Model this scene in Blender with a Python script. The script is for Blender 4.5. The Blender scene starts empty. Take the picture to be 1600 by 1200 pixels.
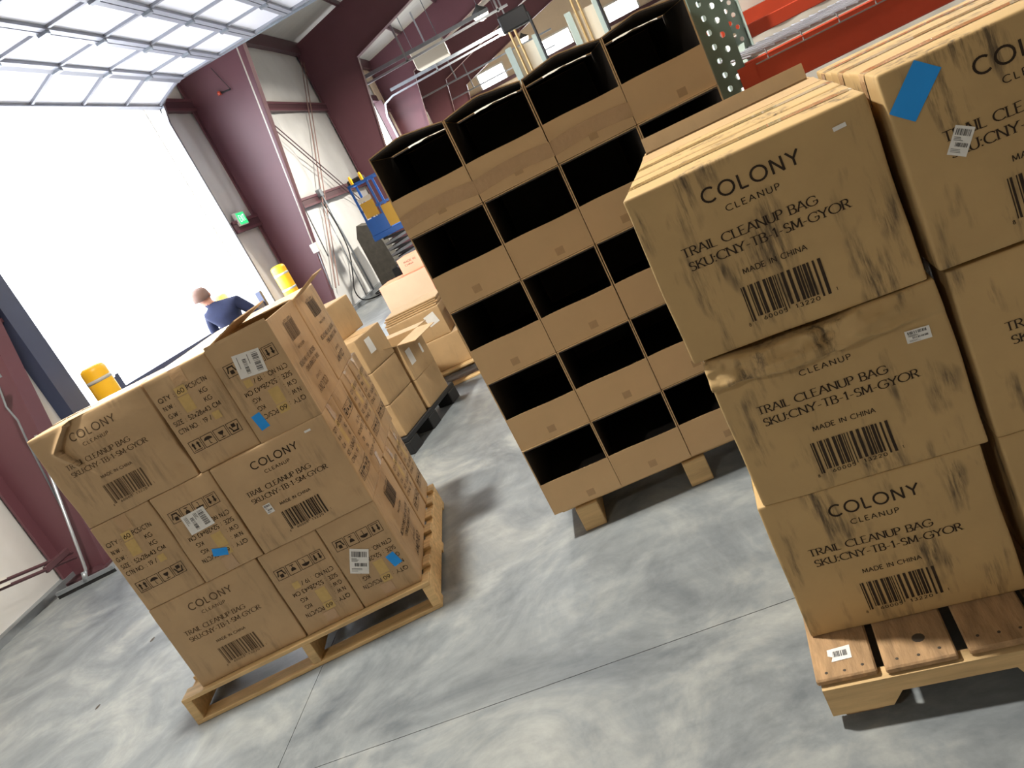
import bpy, bmesh, math, random
from mathutils import Vector, Matrix, noise
random.seed(7)
SC = bpy.context.scene
COL = SC.collection
R = math.radians

# ------------------------------------------------------------------ camera
cam_data = bpy.data.cameras.new('camera')
cam_data.sensor_fit = 'HORIZONTAL'; cam_data.sensor_width = 36.0
cam_data.lens = 1225.3 / 1600 * 36.0
cam_data.clip_start = 0.05; cam_data.clip_end = 400
cam = bpy.data.objects.new('camera', cam_data); COL.objects.link(cam)
_pi, _ro, _th = -0.2727448, -0.4747937, math.radians(78)
def _rot(v):   # camera-aligned frame -> building frame (wall_left is X = 0)
    return Vector((math.sin(_th)*v.x - math.cos(_th)*v.y, math.cos(_th)*v.x + math.sin(_th)*v.y, v.z))
_f = Vector((0, math.cos(_pi), math.sin(_pi))); _r = Vector((1, 0, 0)); _u = _r.cross(_f)
_r2 = _rot(math.cos(_ro)*_r + math.sin(_ro)*_u); _u2 = _rot(-math.sin(_ro)*_r + math.cos(_ro)*_u); _f2 = _rot(_f)
cam.matrix_world = Matrix(((_r2.x, _u2.x, -_f2.x, 5.467), (_r2.y, _u2.y, -_f2.y, 0.0),
                           (_r2.z, _u2.z, -_f2.z, 1.61385), (0, 0, 0, 1)))
SC.camera = cam

# ------------------------------------------------------------------ world (white overcast sky) and exposure
WORLD_STRENGTH = 14.0
w = bpy.data.worlds.new('world'); SC.world = w; w.use_nodes = True
wb = w.node_tree.nodes['Background']
wb.inputs[0].default_value = (0.90, 0.94, 1.0, 1); wb.inputs[1].default_value = WORLD_STRENGTH
SC.view_settings.view_transform = 'Standard'; SC.view_settings.look = 'None'
SC.view_settings.gamma = 1.0; SC.view_settings.use_curve_mapping = False
SC.view_settings.exposure = 0.12

LAMP_COL = (1.0, 0.94, 0.83)
LAMP_POWER = 430.0

# ------------------------------------------------------------------ materials
def s2l(c):
    return tuple(((x/255)/12.92 if x/255 <= 0.04045 else ((x/255+0.055)/1.055)**2.4) for x in c)
MATS = {}
def mat(name, rgb, rough=0.6, metal=0.0, spec=0.5, var=0.0, vscale=8.0, bump=0.0, bscale=40.0, stretch=(1,1,1),
        emit=None, estr=0.0, objrand=0.0, coat=0.0):
    m = bpy.data.materials.new(name); m.use_nodes = True; MATS[name] = m
    nt = m.node_tree; N = nt.nodes; L = nt.links
    b = N['Principled BSDF']
    c = s2l(rgb)
    b.inputs['Base Color'].default_value = (*c, 1)
    b.inputs['Roughness'].default_value = rough
    b.inputs['Metallic'].default_value = metal
    b.inputs['Specular IOR Level'].default_value = spec
    b.inputs['Coat Weight'].default_value = coat
    if var or bump or objrand:
        tc = N.new('ShaderNodeTexCoord'); mp = N.new('ShaderNodeMapping'); mp.inputs['Scale'].default_value = stretch
        L.new(tc.outputs['Object'], mp.inputs['Vector'])
    if var or objrand:
        col = None
        if var:
            nz = N.new('ShaderNodeTexNoise'); nz.inputs['Scale'].default_value = vscale; nz.inputs['Detail'].default_value = 6
            nz.inputs['Roughness'].default_value = 0.6
            L.new(mp.outputs['Vector'], nz.inputs['Vector'])
            rp = N.new('ShaderNodeValToRGB'); rp.color_ramp.elements[0].position = 0.3; rp.color_ramp.elements[1].position = 0.72
            rp.color_ramp.elements[0].color = (*[x*(1-var) for x in c], 1)
            rp.color_ramp.elements[1].color = (*[min(1, x*(1+var*0.6)) for x in c], 1)
            L.new(nz.outputs['Fac'], rp.inputs['Fac']); col = rp.outputs['Color']
        if objrand:
            oi = N.new('ShaderNodeObjectInfo'); mr = N.new('ShaderNodeMapRange')
            mr.inputs['To Min'].default_value = 1-objrand; mr.inputs['To Max'].default_value = 1+objrand*0.6
            L.new(oi.outputs['Random'], mr.inputs['Value'])
            hv = N.new('ShaderNodeHueSaturation')
            L.new(mr.outputs['Result'], hv.inputs['Value'])
            if col: L.new(col, hv.inputs['Color'])
            else: hv.inputs['Color'].default_value = (*c, 1)
            col = hv.outputs['Color']
        L.new(col, b.inputs['Base Color'])
    if bump:
        nb = N.new('ShaderNodeTexNoise'); nb.inputs['Scale'].default_value = bscale; nb.inputs['Detail'].default_value = 4
        L.new(mp.outputs['Vector'], nb.inputs['Vector'])
        bp = N.new('ShaderNodeBump'); bp.inputs['Strength'].default_value = bump; bp.inputs['Distance'].default_value = 0.01
        L.new(nb.outputs['Fac'], bp.inputs['Height']); L.new(bp.outputs['Normal'], b.inputs['Normal'])
    if emit:
        b.inputs['Emission Color'].default_value = (*s2l(emit), 1); b.inputs['Emission Strength'].default_value = estr
    return m

KRAFT = (186, 147, 103)
def kraft_scuffed(name, rgb, amount, rough=0.62):
    """cardboard with vertical rubbed-in dirt streaks"""
    m = mat(name, rgb, rough, var=0.10, vscale=5, bump=0.08, bscale=30, objrand=0.06, spec=0.35)
    nt = m.node_tree; N = nt.nodes; L = nt.links; b = N['Principled BSDF']
    src = b.inputs['Base Color'].links[0].from_socket
    tc = N.new('ShaderNodeTexCoord'); oi = N.new('ShaderNodeObjectInfo')
    off = N.new('ShaderNodeVectorMath'); off.operation = 'MULTIPLY_ADD'
    off.inputs[1].default_value = (1, 1, 1)
    sc = N.new('ShaderNodeVectorMath'); sc.operation = 'SCALE'; sc.inputs[0].default_value = (7.3, 3.1, 5.7)
    L.new(oi.outputs['Random'], sc.inputs['Scale'])
    L.new(tc.outputs['Object'], off.inputs[0]); L.new(sc.outputs['Vector'], off.inputs[2])
    m1 = N.new('ShaderNodeMapping'); m1.inputs['Scale'].default_value = (55, 55, 6)
    L.new(off.outputs['Vector'], m1.inputs['Vector'])
    n1 = N.new('ShaderNodeTexNoise'); n1.inputs['Scale'].default_value = 1; n1.inputs['Detail'].default_value = 5; n1.inputs['Roughness'].default_value = 0.7
    L.new(m1.outputs['Vector'], n1.inputs['Vector'])
    m2 = N.new('ShaderNodeMapping'); m2.inputs['Scale'].default_value = (11, 11, 5)
    L.new(off.outputs['Vector'], m2.inputs['Vector'])
    n2 = N.new('ShaderNodeTexNoise'); n2.inputs['Scale'].default_value = 1; n2.inputs['Detail'].default_value = 3
    L.new(m2.outputs['Vector'], n2.inputs['Vector'])
    r1 = N.new('ShaderNodeMapRange'); r1.inputs['From Min'].default_value = 0.44; r1.inputs['From Max'].default_value = 0.62
    L.new(n1.outputs['Fac'], r1.inputs['Value'])
    r2 = N.new('ShaderNodeMapRange'); r2.inputs['From Min'].default_value = 0.51; r2.inputs['From Max'].default_value = 0.63
    L.new(n2.outputs['Fac'], r2.inputs['Value'])
    mu = N.new('ShaderNodeMath'); mu.operation = 'MULTIPLY'
    L.new(r1.outputs['Result'], mu.inputs[0]); L.new(r2.outputs['Result'], mu.inputs[1])
    mu2 = N.new('ShaderNodeMath'); mu2.operation = 'MULTIPLY'; mu2.inputs[1].default_value = amount
    L.new(mu.outputs[0], mu2.inputs[0])
    mx = N.new('ShaderNodeMix'); mx.data_type = 'RGBA'
    L.new(mu2.outputs[0], mx.inputs['Factor']); L.new(src, mx.inputs['A'])
    mx.inputs['B'].default_value = (*s2l((78, 66, 52)), 1)
    L.new(mx.outputs['Result'], b.inputs['Base Color'])
    return m

kraft_scuffed('kraft_dirty', (186, 157, 110), 0.9)
kraft_scuffed('kraft', (186, 157, 120), 0.30)
kraft_scuffed('kraft_plain', (178, 149, 110), 0.12)
mat('kraft_bin', (208, 176, 134), 0.7, var=0.07, vscale=4, bump=0.05, bscale=25, objrand=0.05, spec=0.3)
mat('kraft_edge', (206, 168, 122), 0.8, var=0.2, vscale=60)
mat('liner', (84, 79, 76), 0.85, var=0.2, vscale=3, spec=0.15)  # dark colour stands in for the shade inside the bins
mat('peach', (206, 138, 104), 0.6, var=0.05, vscale=4)
mat('ink', (52, 40, 30), 0.75, var=0.3, vscale=30, spec=0.3)
mat('ink_faded', (98, 78, 58), 0.75, var=0.4, vscale=25, spec=0.3)
mat('sticker', (226, 226, 224), 0.5, var=0.04, vscale=20)
mat('sticker_ink', (90, 90, 92), 0.6)
mat('tan_patch', (196, 166, 104), 0.55, var=0.08, vscale=30)
mat('blue_note', (20, 150, 240), 0.6, var=0.05, vscale=10)
mat('tape', (206, 172, 116), 0.10, var=0.08, vscale=12, bump=1.0, bscale=38, spec=0.8, coat=0.8)
mat('tape_lip', (184, 152, 116), 0.16, var=0.06, vscale=14, bump=0.35, bscale=22, spec=0.6)
mat('tape_matte', (180, 148, 108), 0.4, var=0.1, vscale=20, bump=0.2, bscale=40)
mat('wood', (214, 182, 132), 0.75, var=0.28, vscale=4, stretch=(1, 9, 9), bump=0.15, bscale=30, objrand=0.16)
mat('wood_y', (205, 170, 116), 0.75, var=0.25, vscale=4, stretch=(9, 1, 9), bump=0.15, bscale=30, objrand=0.12)
mat('wood_worn', (166, 134, 98), 0.8, var=0.4, vscale=7, stretch=(5, 1, 5), bump=0.3, bscale=30, objrand=0.15)
mat('nail', (70, 62, 54), 0.6, metal=0.3)
mat('black_plastic', (24, 25, 28), 0.5)
mat('maroon', (104, 66, 74), 0.40, var=0.08, vscale=1.5, spec=0.4)
mat('maroon_dark', (84, 54, 60), 0.5, var=0.1, vscale=2)
mat('steel', (168, 172, 178), 0.35, metal=0.75, var=0.12, vscale=6)
mat('galv', (150, 156, 162), 0.42, metal=0.55, var=0.15, vscale=8)
mat('rail_grey', (148, 150, 158), 0.45, metal=0.2, var=0.06, vscale=6)
mat('pane_white', (232, 232, 238), 0.35, spec=0.4)
mat('insul', (222, 221, 219), 0.38, var=0.08, vscale=1.6, bump=0.15, bscale=3, spec=0.45)
mat('insul_beige', (222, 202, 174), 0.45, var=0.06, vscale=1.5)
mat('ceil', (196, 192, 184), 0.55, var=0.1, vscale=1.2, stretch=(0.3, 3, 1))
mat('plain_white', (226, 222, 214), 0.6, var=0.04, vscale=2)
mat('dark_trim', (58, 66, 92), 0.5, var=0.1, vscale=3)
mat('navy', (42, 50, 84), 0.9, var=0.2, vscale=8, bump=0.3, bscale=16)
mat('yellow', (250, 190, 36), 0.42, var=0.05, vscale=4)
mat('reflector', (190, 186, 176), 0.4)
mat('skin', (206, 150, 128), 0.55)
mat('hair', (150, 122, 112), 0.8)  # pale washed tone stands in for the doorway glare
mat('jeans', (48, 54, 70), 0.9, var=0.2, vscale=10)
mat('shoe', (40, 36, 34), 0.7)
mat('exit_green', (40, 190, 110), 0.5, emit=(60, 230, 140), estr=0.9)
mat('exit_letter', (230, 250, 238), 0.5, emit=(230, 250, 238), estr=1.0)
mat('lift_blue', (36, 96, 176), 0.4, var=0.08, vscale=5)
mat('ochre', (206, 158, 52), 0.6)
mat('black', (22, 22, 24), 0.55)
mat('grey_metal', (120, 122, 124), 0.45, metal=0.6)
mat('rubber', (26, 26, 28), 0.7)
mat('teal', (122, 146, 140), 0.42, var=0.1, vscale=6, metal=0.15)
mat('teal_light', (170, 186, 180), 0.4, var=0.08, vscale=6)
mat('rack_red', (204, 74, 46), 0.4, var=0.1, vscale=4)
mat('wire', (172, 172, 178), 0.35, metal=0.7)
mat('cream', (216, 206, 186), 0.5)
mat('gold', (180, 152, 104), 0.4, metal=0.4)
mat('hose', (142, 112, 104), 0.6)
mat('ground_out', (196, 196, 198), 0.8)
mat('lamp_lens', (255, 244, 226), 0.4, emit=(255, 240, 215), estr=14.0)
mat('lamp_body', (70, 70, 72), 0.5)
mat('joint', (104, 100, 94), 0.8)
mat('grime', (84, 80, 72), 0.8, var=0.3, vscale=9)

def concrete():
    m = bpy.data.materials.new('concrete'); m.use_nodes = True; MATS['concrete'] = m
    nt = m.node_tree; N = nt.nodes; L = nt.links; b = N['Principled BSDF']
    ge = N.new('ShaderNodeNewGeometry')
    mp = N.new('ShaderNodeMapping'); mp.inputs['Scale'].default_value = (1, 1, 1); L.new(ge.outputs['Position'], mp.inputs['Vector'])
    def nz(scale, det, rough, dist=0.0, vec=None):
        n = N.new('ShaderNodeTexNoise'); n.inputs['Scale'].default_value = scale; n.inputs['Detail'].default_value = det
        n.inputs['Roughness'].default_value = rough; n.inputs['Distortion'].default_value = dist
        L.new(vec or mp.outputs['Vector'], n.inputs['Vector']); return n
    a = nz(1.5, 10, 0.66, 1.2); c = nz(9, 8, 0.7, 0.4)
    st = N.new('ShaderNodeMapping'); st.inputs['Scale'].default_value = (1.2, 5.5, 1); st.inputs['Rotation'].default_value = (0, 0, 0.5)
    L.new(ge.outputs['Position'], st.inputs['Vector'])
    d = nz(2.6, 7, 0.65, 0.6, st.outputs['Vector'])
    r1 = N.new('ShaderNodeValToRGB')
    e = r1.color_ramp.elements
    e[0].position = 0.30; e[0].color = (*s2l((84, 91, 98)), 1)
    e[1].position = 0.70; e[1].color = (*s2l((160, 163, 161)), 1)
    k = r1.color_ramp.elements.new(0.5); k.color = (*s2l((122, 128, 132)), 1)
    av = N.new('ShaderNodeMath'); av.operation = 'ADD'
    h1 = N.new('ShaderNodeMath'); h1.operation = 'MULTIPLY'; h1.inputs[1].default_value = 0.85; L.new(a.outputs['Fac'], h1.inputs[0])
    h2 = N.new('ShaderNodeMath'); h2.operation = 'MULTIPLY'; h2.inputs[1].default_value = 0.15; L.new(d.outputs['Fac'], h2.inputs[0])
    L.new(h1.outputs[0], av.inputs[0]); L.new(h2.outputs[0], av.inputs[1])
    L.new(av.outputs[0], r1.inputs['Fac'])
    mx = N.new('ShaderNodeMix'); mx.data_type = 'RGBA'; mx.blend_type = 'MULTIPLY'; mx.inputs['Factor'].default_value = 0.35
    r2 = N.new('ShaderNodeValToRGB'); r2.color_ramp.elements[0].position = 0.35; r2.color_ramp.elements[1].position = 0.6
    r2.color_ramp.elements[0].color = (0.55, 0.56, 0.58, 1); r2.color_ramp.elements[1].color = (1, 1, 1, 1)
    L.new(c.outputs['Fac'], r2.inputs['Fac'])
    L.new(r1.outputs['Color'], mx.inputs['A']); L.new(r2.outputs['Color'], mx.inputs['B'])
    L.new(mx.outputs['Result'], b.inputs['Base Color'])
    rr = N.new('ShaderNodeMapRange'); rr.inputs['To Min'].default_value = 0.24; rr.inputs['To Max'].default_value = 0.5
    L.new(d.outputs['Fac'], rr.inputs['Value']); L.new(rr.outputs['Result'], b.inputs['Roughness'])
    b.inputs['Specular IOR Level'].default_value = 0.45
    bp = N.new('ShaderNodeBump'); bp.inputs['Strength'].default_value = 0.05; bp.inputs['Distance'].default_value = 0.01
    L.new(c.outputs['Fac'], bp.inputs['Height']); L.new(bp.outputs['Normal'], b.inputs['Normal'])
concrete()

# ------------------------------------------------------------------ mesh helpers
class MB:
    def __init__(s): s.v = []; s.f = []; s.mi = []; s.cur = 0
    def add(s, vs, fs):
        o = len(s.v); s.v += [tuple(p) for p in vs]
        for f in fs: s.f.append(tuple(i+o for i in f)); s.mi.append(s.cur)
        return s
    def box(s, a, b, M=None):
        x0, y0, z0 = a; x1, y1, z1 = b
        vs = [Vector(p) for p in ((x0,y0,z0),(x1,y0,z0),(x1,y1,z0),(x0,y1,z0),(x0,y0,z1),(x1,y0,z1),(x1,y1,z1),(x0,y1,z1))]
        if M: vs = [M @ p for p in vs]
        return s.add(vs, [(3,2,1,0),(4,5,6,7),(0,1,5,4),(1,2,6,5),(2,3,7,6),(3,0,4,7)])
    def cbox(s, a, b, c=0.003, M=None):
        """box with chamfered edges"""
        bm = bmesh.new(); x0, y0, z0 = a; x1, y1, z1 = b
        vs = [bm.verts.new(p) for p in ((x0,y0,z0),(x1,y0,z0),(x1,y1,z0),(x0,y1,z0),(x0,y0,z1),(x1,y0,z1),(x1,y1,z1),(x0,y1,z1))]
        for f in [(3,2,1,0),(4,5,6,7),(0,1,5,4),(1,2,6,5),(2,3,7,6),(3,0,4,7)]: bm.faces.new([vs[i] for i in f])
        bmesh.ops.bevel(bm, geom=bm.edges[:], offset=c, segments=1, affect='EDGES')
        bm.verts.index_update()
        V = [(M @ v.co if M else v.co.copy()) for v in bm.verts]; F = [[v.index for v in f.verts] for f in bm.faces]
        bm.free(); return s.add(V, F)
    def beam(s, p, q, w, h, up=(0,0,1)):
        p = Vector(p); q = Vector(q); d = (q-p); L = d.length; d.normalize()
        u = Vector(up); r = d.cross(u)
        if r.length < 1e-4: r = d.cross(Vector((1,0,0)))
        r.normalize(); u = r.cross(d)
        M = Matrix(((d.x,r.x,u.x,p.x),(d.y,r.y,u.y,p.y),(d.z,r.z,u.z,p.z),(0,0,0,1)))
        return s.box((0,-w/2,-h/2), (L,w/2,h/2), M)
    def tube(s, pts, r, n=8, cap=True):
        pts = [Vector(p) for p in pts]; rings = []
        rr = r if isinstance(r, (list, tuple)) else [r]*len(pts)
        prev = None; vs = []; fs = []
        for i, p in enumerate(pts):
            d = (pts[min(i+1, len(pts)-1)] - pts[max(i-1, 0)]).normalized()
            a = prev if prev is not None else (Vector((0,0,1)) if abs(d.z) < 0.9 else Vector((1,0,0)))
            u = (a - d*a.dot(d)).normalized(); prev = u; v = d.cross(u)
            for k in range(n):
                t = 2*math.pi*k/n; vs.append(p + (u*math.cos(t)+v*math.sin(t))*rr[i])
        for i in range(len(pts)-1):
            for k in range(n):
                a = i*n+k; b = i*n+(k+1) % n; fs.append((a, b, b+n, a+n))
        if cap: fs.append(tuple(range(n-1, -1, -1))); fs.append(tuple(range((len(pts)-1)*n, len(pts)*n)))
        return s.add(vs, fs)
    def lathe(s, prof, n=20, M=None):
        vs = []; fs = []
        for r, z in prof:
            for k in range(n):
                t = 2*math.pi*k/n; p = Vector((r*math.cos(t), r*math.sin(t), z)); vs.append(M @ p if M else p)
        for i in range(len(prof)-1):
            for k in range(n):
                a = i*n+k; b = i*n+(k+1) % n; fs.append((a, b, b+n, a+n))
        fs.append(tuple(range(n-1, -1, -1))); fs.append(tuple(range((len(prof)-1)*n, len(prof)*n)))
        return s.add(vs, fs)
    def prism(s, poly, y0, y1, M=None):
        """polygon in (x, z) extruded along y"""
        n = len(poly); vs = [Vector((x, y0, z)) for x, z in poly] + [Vector((x, y1, z)) for x, z in poly]
        if M: vs = [M @ p for p in vs]
        fs = [tuple(range(n)), tuple(range(2*n-1, n-1, -1))]
        for i in range(n): j = (i+1) % n; fs.append((j, i, i+n, j+n))
        return s.add(vs, fs)
    def grid(s, fn, nu, nv):
        vs = [fn(i/nu, j/nv) for j in range(nv+1) for i in range(nu+1)]; fs = []
        for j in range(nv):
            for i in range(nu):
                a = j*(nu+1)+i; fs.append((a, a+1, a+nu+2, a+nu+1))
        return s.add(vs, fs)
    def mesh(s, name, mats, smooth=False):
        me = bpy.data.meshes.new(name); me.from_pydata(s.v, [], s.f)
        if isinstance(mats, str): mats = [mats]
        for m in mats: me.materials.append(MATS[m])
        if len(mats) > 1: me.polygons.foreach_set('material_index', s.mi)
        if smooth: me.polygons.foreach_set('use_smooth', [True]*len(me.polygons))
        me.update(); return me
    def build(s, name, mats, parent=None, smooth=False, fix=True):
        me = s.mesh(name, mats, smooth)
        if fix:
            bm = bmesh.new(); bm.from_mesh(me); bmesh.ops.recalc_face_normals(bm, faces=bm.faces[:]); bm.to_mesh(me); bm.free()
        return link(name, me, parent)
def link(name, me, parent=None, M=None):
    o = bpy.data.objects.new(name, me); COL.objects.link(o)
    if parent is not None: o.parent = parent
    if M is not None: o.matrix_local = M
    return o
def tag(o, label, cat, group=None):
    o['label'] = label; o['category'] = cat
    if group: o['group'] = group
    return o
def thing(name, label, cat, loc=(0,0,0), rz=0.0, group=None):
    o = bpy.data.objects.new(name, None); COL.objects.link(o); o.empty_display_size = 0.1
    o.matrix_world = Matrix.Translation(loc) @ Matrix.Rotation(rz, 4, 'Z')
    return tag(o, label, cat, group)
def struct(o): o['kind'] = 'structure'; return o
def sempty(name):
    o = bpy.data.objects.new(name, None); COL.objects.link(o); return struct(o)

# ------------------------------------------------------------------ stroke lettering
def arc(cx, cy, rx, ry, a0, a1, n=10):
    return [(cx+rx*math.cos(R(a0+(a1-a0)*i/n)), cy+ry*math.sin(R(a0+(a1-a0)*i/n))) for i in range(n+1)]
G = {   # glyph: (width, [polylines]) on a unit cap height
 'A': (.74, [[(0,0),(.37,1)],[(.37,1),(.74,0)],[(.14,.36),(.60,.36)]]),
 'B': (.58, [[(.05,0),(.05,1)],[(.05,1)]+arc(.30,.76,.22,.24,90,-90,8)+[(.05,.52)],[(.05,.52)]+arc(.30,.26,.27,.26,90,-90,8)+[(.05,0)]]),
 'C': (.80, [arc(.47,.5,.46,.5,48,312,16)]),
 'D': (.74, [[(.05,0),(.05,1)],[(.05,1)]+arc(.28,.5,.44,.5,90,-90,10)+[(.05,0)]]),
 'E': (.54, [[(.05,0),(.05,1)],[(.05,1),(.52,1)],[(.05,.52),(.44,.52)],[(.05,0),(.54,0)]]),
 'G': (.84, [arc(.47,.5,.46,.5,48,325,16),[(.56,.46),(.86,.46)],[(.85,.46),(.85,.2)]]),
 'H': (.70, [[(.05,0),(.05,1)],[(.65,0),(.65,1)],[(.05,.52),(.65,.52)]]),
 'I': (.14, [[(.07,0),(.07,1)]]),
 'K': (.64, [[(.05,0),(.05,1)],[(.08,.45),(.58,1)],[(.22,.58),(.64,0)]]),
 'L': (.50, [[(.05,0),(.05,1)],[(.05,0),(.50,0)]]),
 'M': (.86, [[(.05,0),(.10,1)],[(.10,1),(.43,.12)],[(.43,.12),(.76,1)],[(.76,1),(.81,0)]]),
 'N': (.74, [[(.05,0),(.05,1)],[(.05,1),(.69,0)],[(.69,0),(.69,1)]]),
 'O': (.98, [arc(.49,.5,.47,.5,0,360,22)]),
 'P': (.54, [[(.05,0),(.05,1)],[(.05,1)]+arc(.28,.74,.24,.26,90,-90,8)+[(.05,.48)]]),
 'Q': (.98, [arc(.49,.5,.47,.5,0,360,22),[(.56,.28),(.94,-.06)]]),
 'R': (.60, [[(.05,0),(.05,1)],[(.05,1)]+arc(.28,.75,.24,.25,90,-90,8)+[(.05,.5)],[(.26,.5),(.60,0)]]),
 'S': (.54, [arc(.27,.75,.22,.25,35,270,9)+arc(.27,.25,.25,.25,90,-145,9)]),
 'T': (.64, [[(.32,0),(.32,1)],[(0,1),(.64,1)]]),
 'U': (.70, [[(.05,1),(.05,.34)]+arc(.35,.32,.30,.32,180,360,10)+[(.65,.34),(.65,1)]]),
 'W': (1.0, [[(0,1),(.25,0)],[(.25,0),(.5,.9)],[(.5,.9),(.75,0)],[(.75,0),(1,1)]]),
 'X': (.66, [[(0,0),(.64,1)],[(.02,1),(.66,0)]]),
 'x': (.5, [[(0,0),(.46,.62)],[(.02,.62),(.48,0)]]),
 'Y': (.70, [[(0,1),(.35,.48)],[(.70,1),(.35,.48)],[(.35,.48),(.35,0)]]),
 'Z': (.62, [[(0,1),(.60,1)],[(.60,1),(0,0)],[(0,0),(.62,0)]]),
 '0': (.62, [arc(.31,.5,.28,.5,0,360,16)]),
 '1': (.34, [[(.02,.8),(.2,1),(.2,0)]]),
 '2': (.56, [arc(.27,.73,.24,.27,170,-40,8)+[(.02,0),(.55,0)]]),
 '3': (.54, [arc(.25,.75,.22,.25,150,-90,8),arc(.25,.26,.26,.26,90,-150,8)]),
 '4': (.60, [[(.44,0),(.44,1),(0,.3),(.58,.3)]]),
 '5': (.54, [[(.48,1),(.1,1),(.06,.56)]+arc(.25,.3,.27,.3,110,-140,9)]),
 '6': (.56, [[(.42,1),(.08,.45)],arc(.29,.29,.26,.29,0,360,12)]),
 '8': (.56, [arc(.28,.76,.2,.24,0,360,12),arc(.28,.27,.26,.27,0,360,12)]),
 '9': (.56, [[(.14,0),(.5,.55)],arc(.28,.71,.26,.29,0,360,12)]),
 ':': (.20, [[(.08,.02),(.08,.14)],[(.08,.56),(.08,.68)]]),
 '.': (.20, [[(.08,0),(.08,.12)]]),
 '-': (.40, [[(.04,.4),(.36,.4)]]),
 '/': (.44, [[(0,-.05),(.42,1.05)]]),
 ' ': (.34, []),
}
def text_quads(txt, u0, v0, cap, width=None, weight=0.1, track=0.16, serif=False):
    """quads (4 (u,v) points each) for a line of text starting at u0 on baseline v0"""
    x = 0.0; out = []; w0 = weight
    for ch in txt:
        gw, strokes = G[ch]
        for st in strokes:
            for i in range(len(st)-1):
                (ax, ay), (bx, by) = st[i], st[i+1]
                dx, dy = bx-ax, by-ay; L = math.hypot(dx, dy)
                if L < 1e-6: continue
                wd = w0*(0.5+0.5*abs(dy)/L) if serif else w0
                nx, ny = -dy/L*wd/2, dx/L*wd/2; ex, ey = dx/L*wd*0.35, dy/L*wd*0.35
                if i > 0: ax -= ex; ay -= ey
                if i < len(st)-2: bx += ex; by += ey
                out.append([(x+ax+nx, ay+ny), (x+ax-nx, ay-ny), (x+bx-nx, by-ny), (x+bx+nx, by+ny)])
            if serif and len(st) >= 2 and ch not in ':.-/':
                for (e, q) in ((st[0], st[1]), (st[-1], st[-2])):
                    if (abs(e[1]) < .02 or abs(e[1]-1) < .02) and abs(e[1]-q[1]) > 0.8*abs(e[0]-q[0]):
                        sy = 0.025 if e[1] < .5 else 0.975
                        out.append([(x+e[0]-.15, sy-.025), (x+e[0]+.15, sy-.025), (x+e[0]+.15, sy+.025), (x+e[0]-.15, sy+.025)])
                if ch in 'CGS':
                    e = st[0]; out.append([(x+e[0]-.03, e[1]-.14), (x+e[0]+.03, e[1]-.14), (x+e[0]+.03, e[1]+.06), (x+e[0]-.03, e[1]+.06)])
        x += gw + track
    x -= track
    sx = (width/x) if width else cap
    return [[(u0+p[0]*sx, v0+p[1]*cap) for p in q] for q in out]
def quad(u0, v0, u1, v1): return [(u0, v0), (u1, v0), (u1, v1), (u0, v1)]

def barcode(u0, v0, u1, v1, seed=3, n=42, tail=True):
    rnd = random.Random(seed); out = []; wds = [rnd.choice((1,1,2,3)) for _ in range(n)]; tot = sum(wds); x = u0
    for i, a in enumerate(wds):
        w_ = a/tot*(u1-u0)
        if i % 2 == 0:
            lo = v0 - (0.008 if tail and (i < 4 or i > n-6 or abs(i-n//2) < 2) else 0)
            k = 4
            for j in range(k):
                a0 = lo+(v1-lo)*j/k; a1 = lo+(v1-lo)*(j+1)/k; out.append(quad(x, a0, x+w_, a1))
        x += w_
    return out

CW, CD, CH = 0.516, 0.276, 0.428
def colony_blocks(logo=True):
    H = CH; B = []
    if logo: B.append(('logo_print', text_quads('COLONY', .158, H-.080, .031, width=.205, weight=.145, track=.27)))
    B.append(('cleanup_print', text_quads('CLEANUP', .196, H-.114, .0135, width=.112, weight=.13, track=.30)))
    B.append(('product_print', text_quads('TRAIL CLEANUP BAG', .076, H-.176, .0205, width=.292, weight=.135, track=.09, serif=True)
        + text_quads('SKU:CNY-TB-1-SM-GYOR', .080, H-.210, .0205, width=.345, weight=.135, track=.09, serif=True)))
    B.append(('origin_print', text_quads('MADE IN CHINA', .178, H-.262, .0125, width=.140, weight=.14, track=.18)))
    B.append(('barcode_print', barcode(.160, H-.370, .340, H-.290) + text_quads('8', .150, H-.386, .008, weight=.16)
        + text_quads('60005', .186, H-.383, .009, width=.052, weight=.16, track=.35) + text_quads('13220', .258, H-.383, .009, width=.052, weight=.16, track=.35)
        + text_quads('1', .347, H-.376, .008, weight=.16)))
    return B
def disc(cx, cy, rx, ry, a0=0, a1=360, n=10):
    p = arc(cx, cy, rx, ry, a0, a1, n)
    return [[(cx, cy), p[i], p[i+1], p[i+1]] for i in range(n)]
def line(ax, ay, bx, by, w_):
    dx, dy = bx-ax, by-ay; L = math.hypot(dx, dy); nx, ny = -dy/L*w_/2, dx/L*w_/2
    return [(ax+nx, ay+ny), (ax-nx, ay-ny), (bx-nx, by-ny), (bx+nx, by+ny)]
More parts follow.
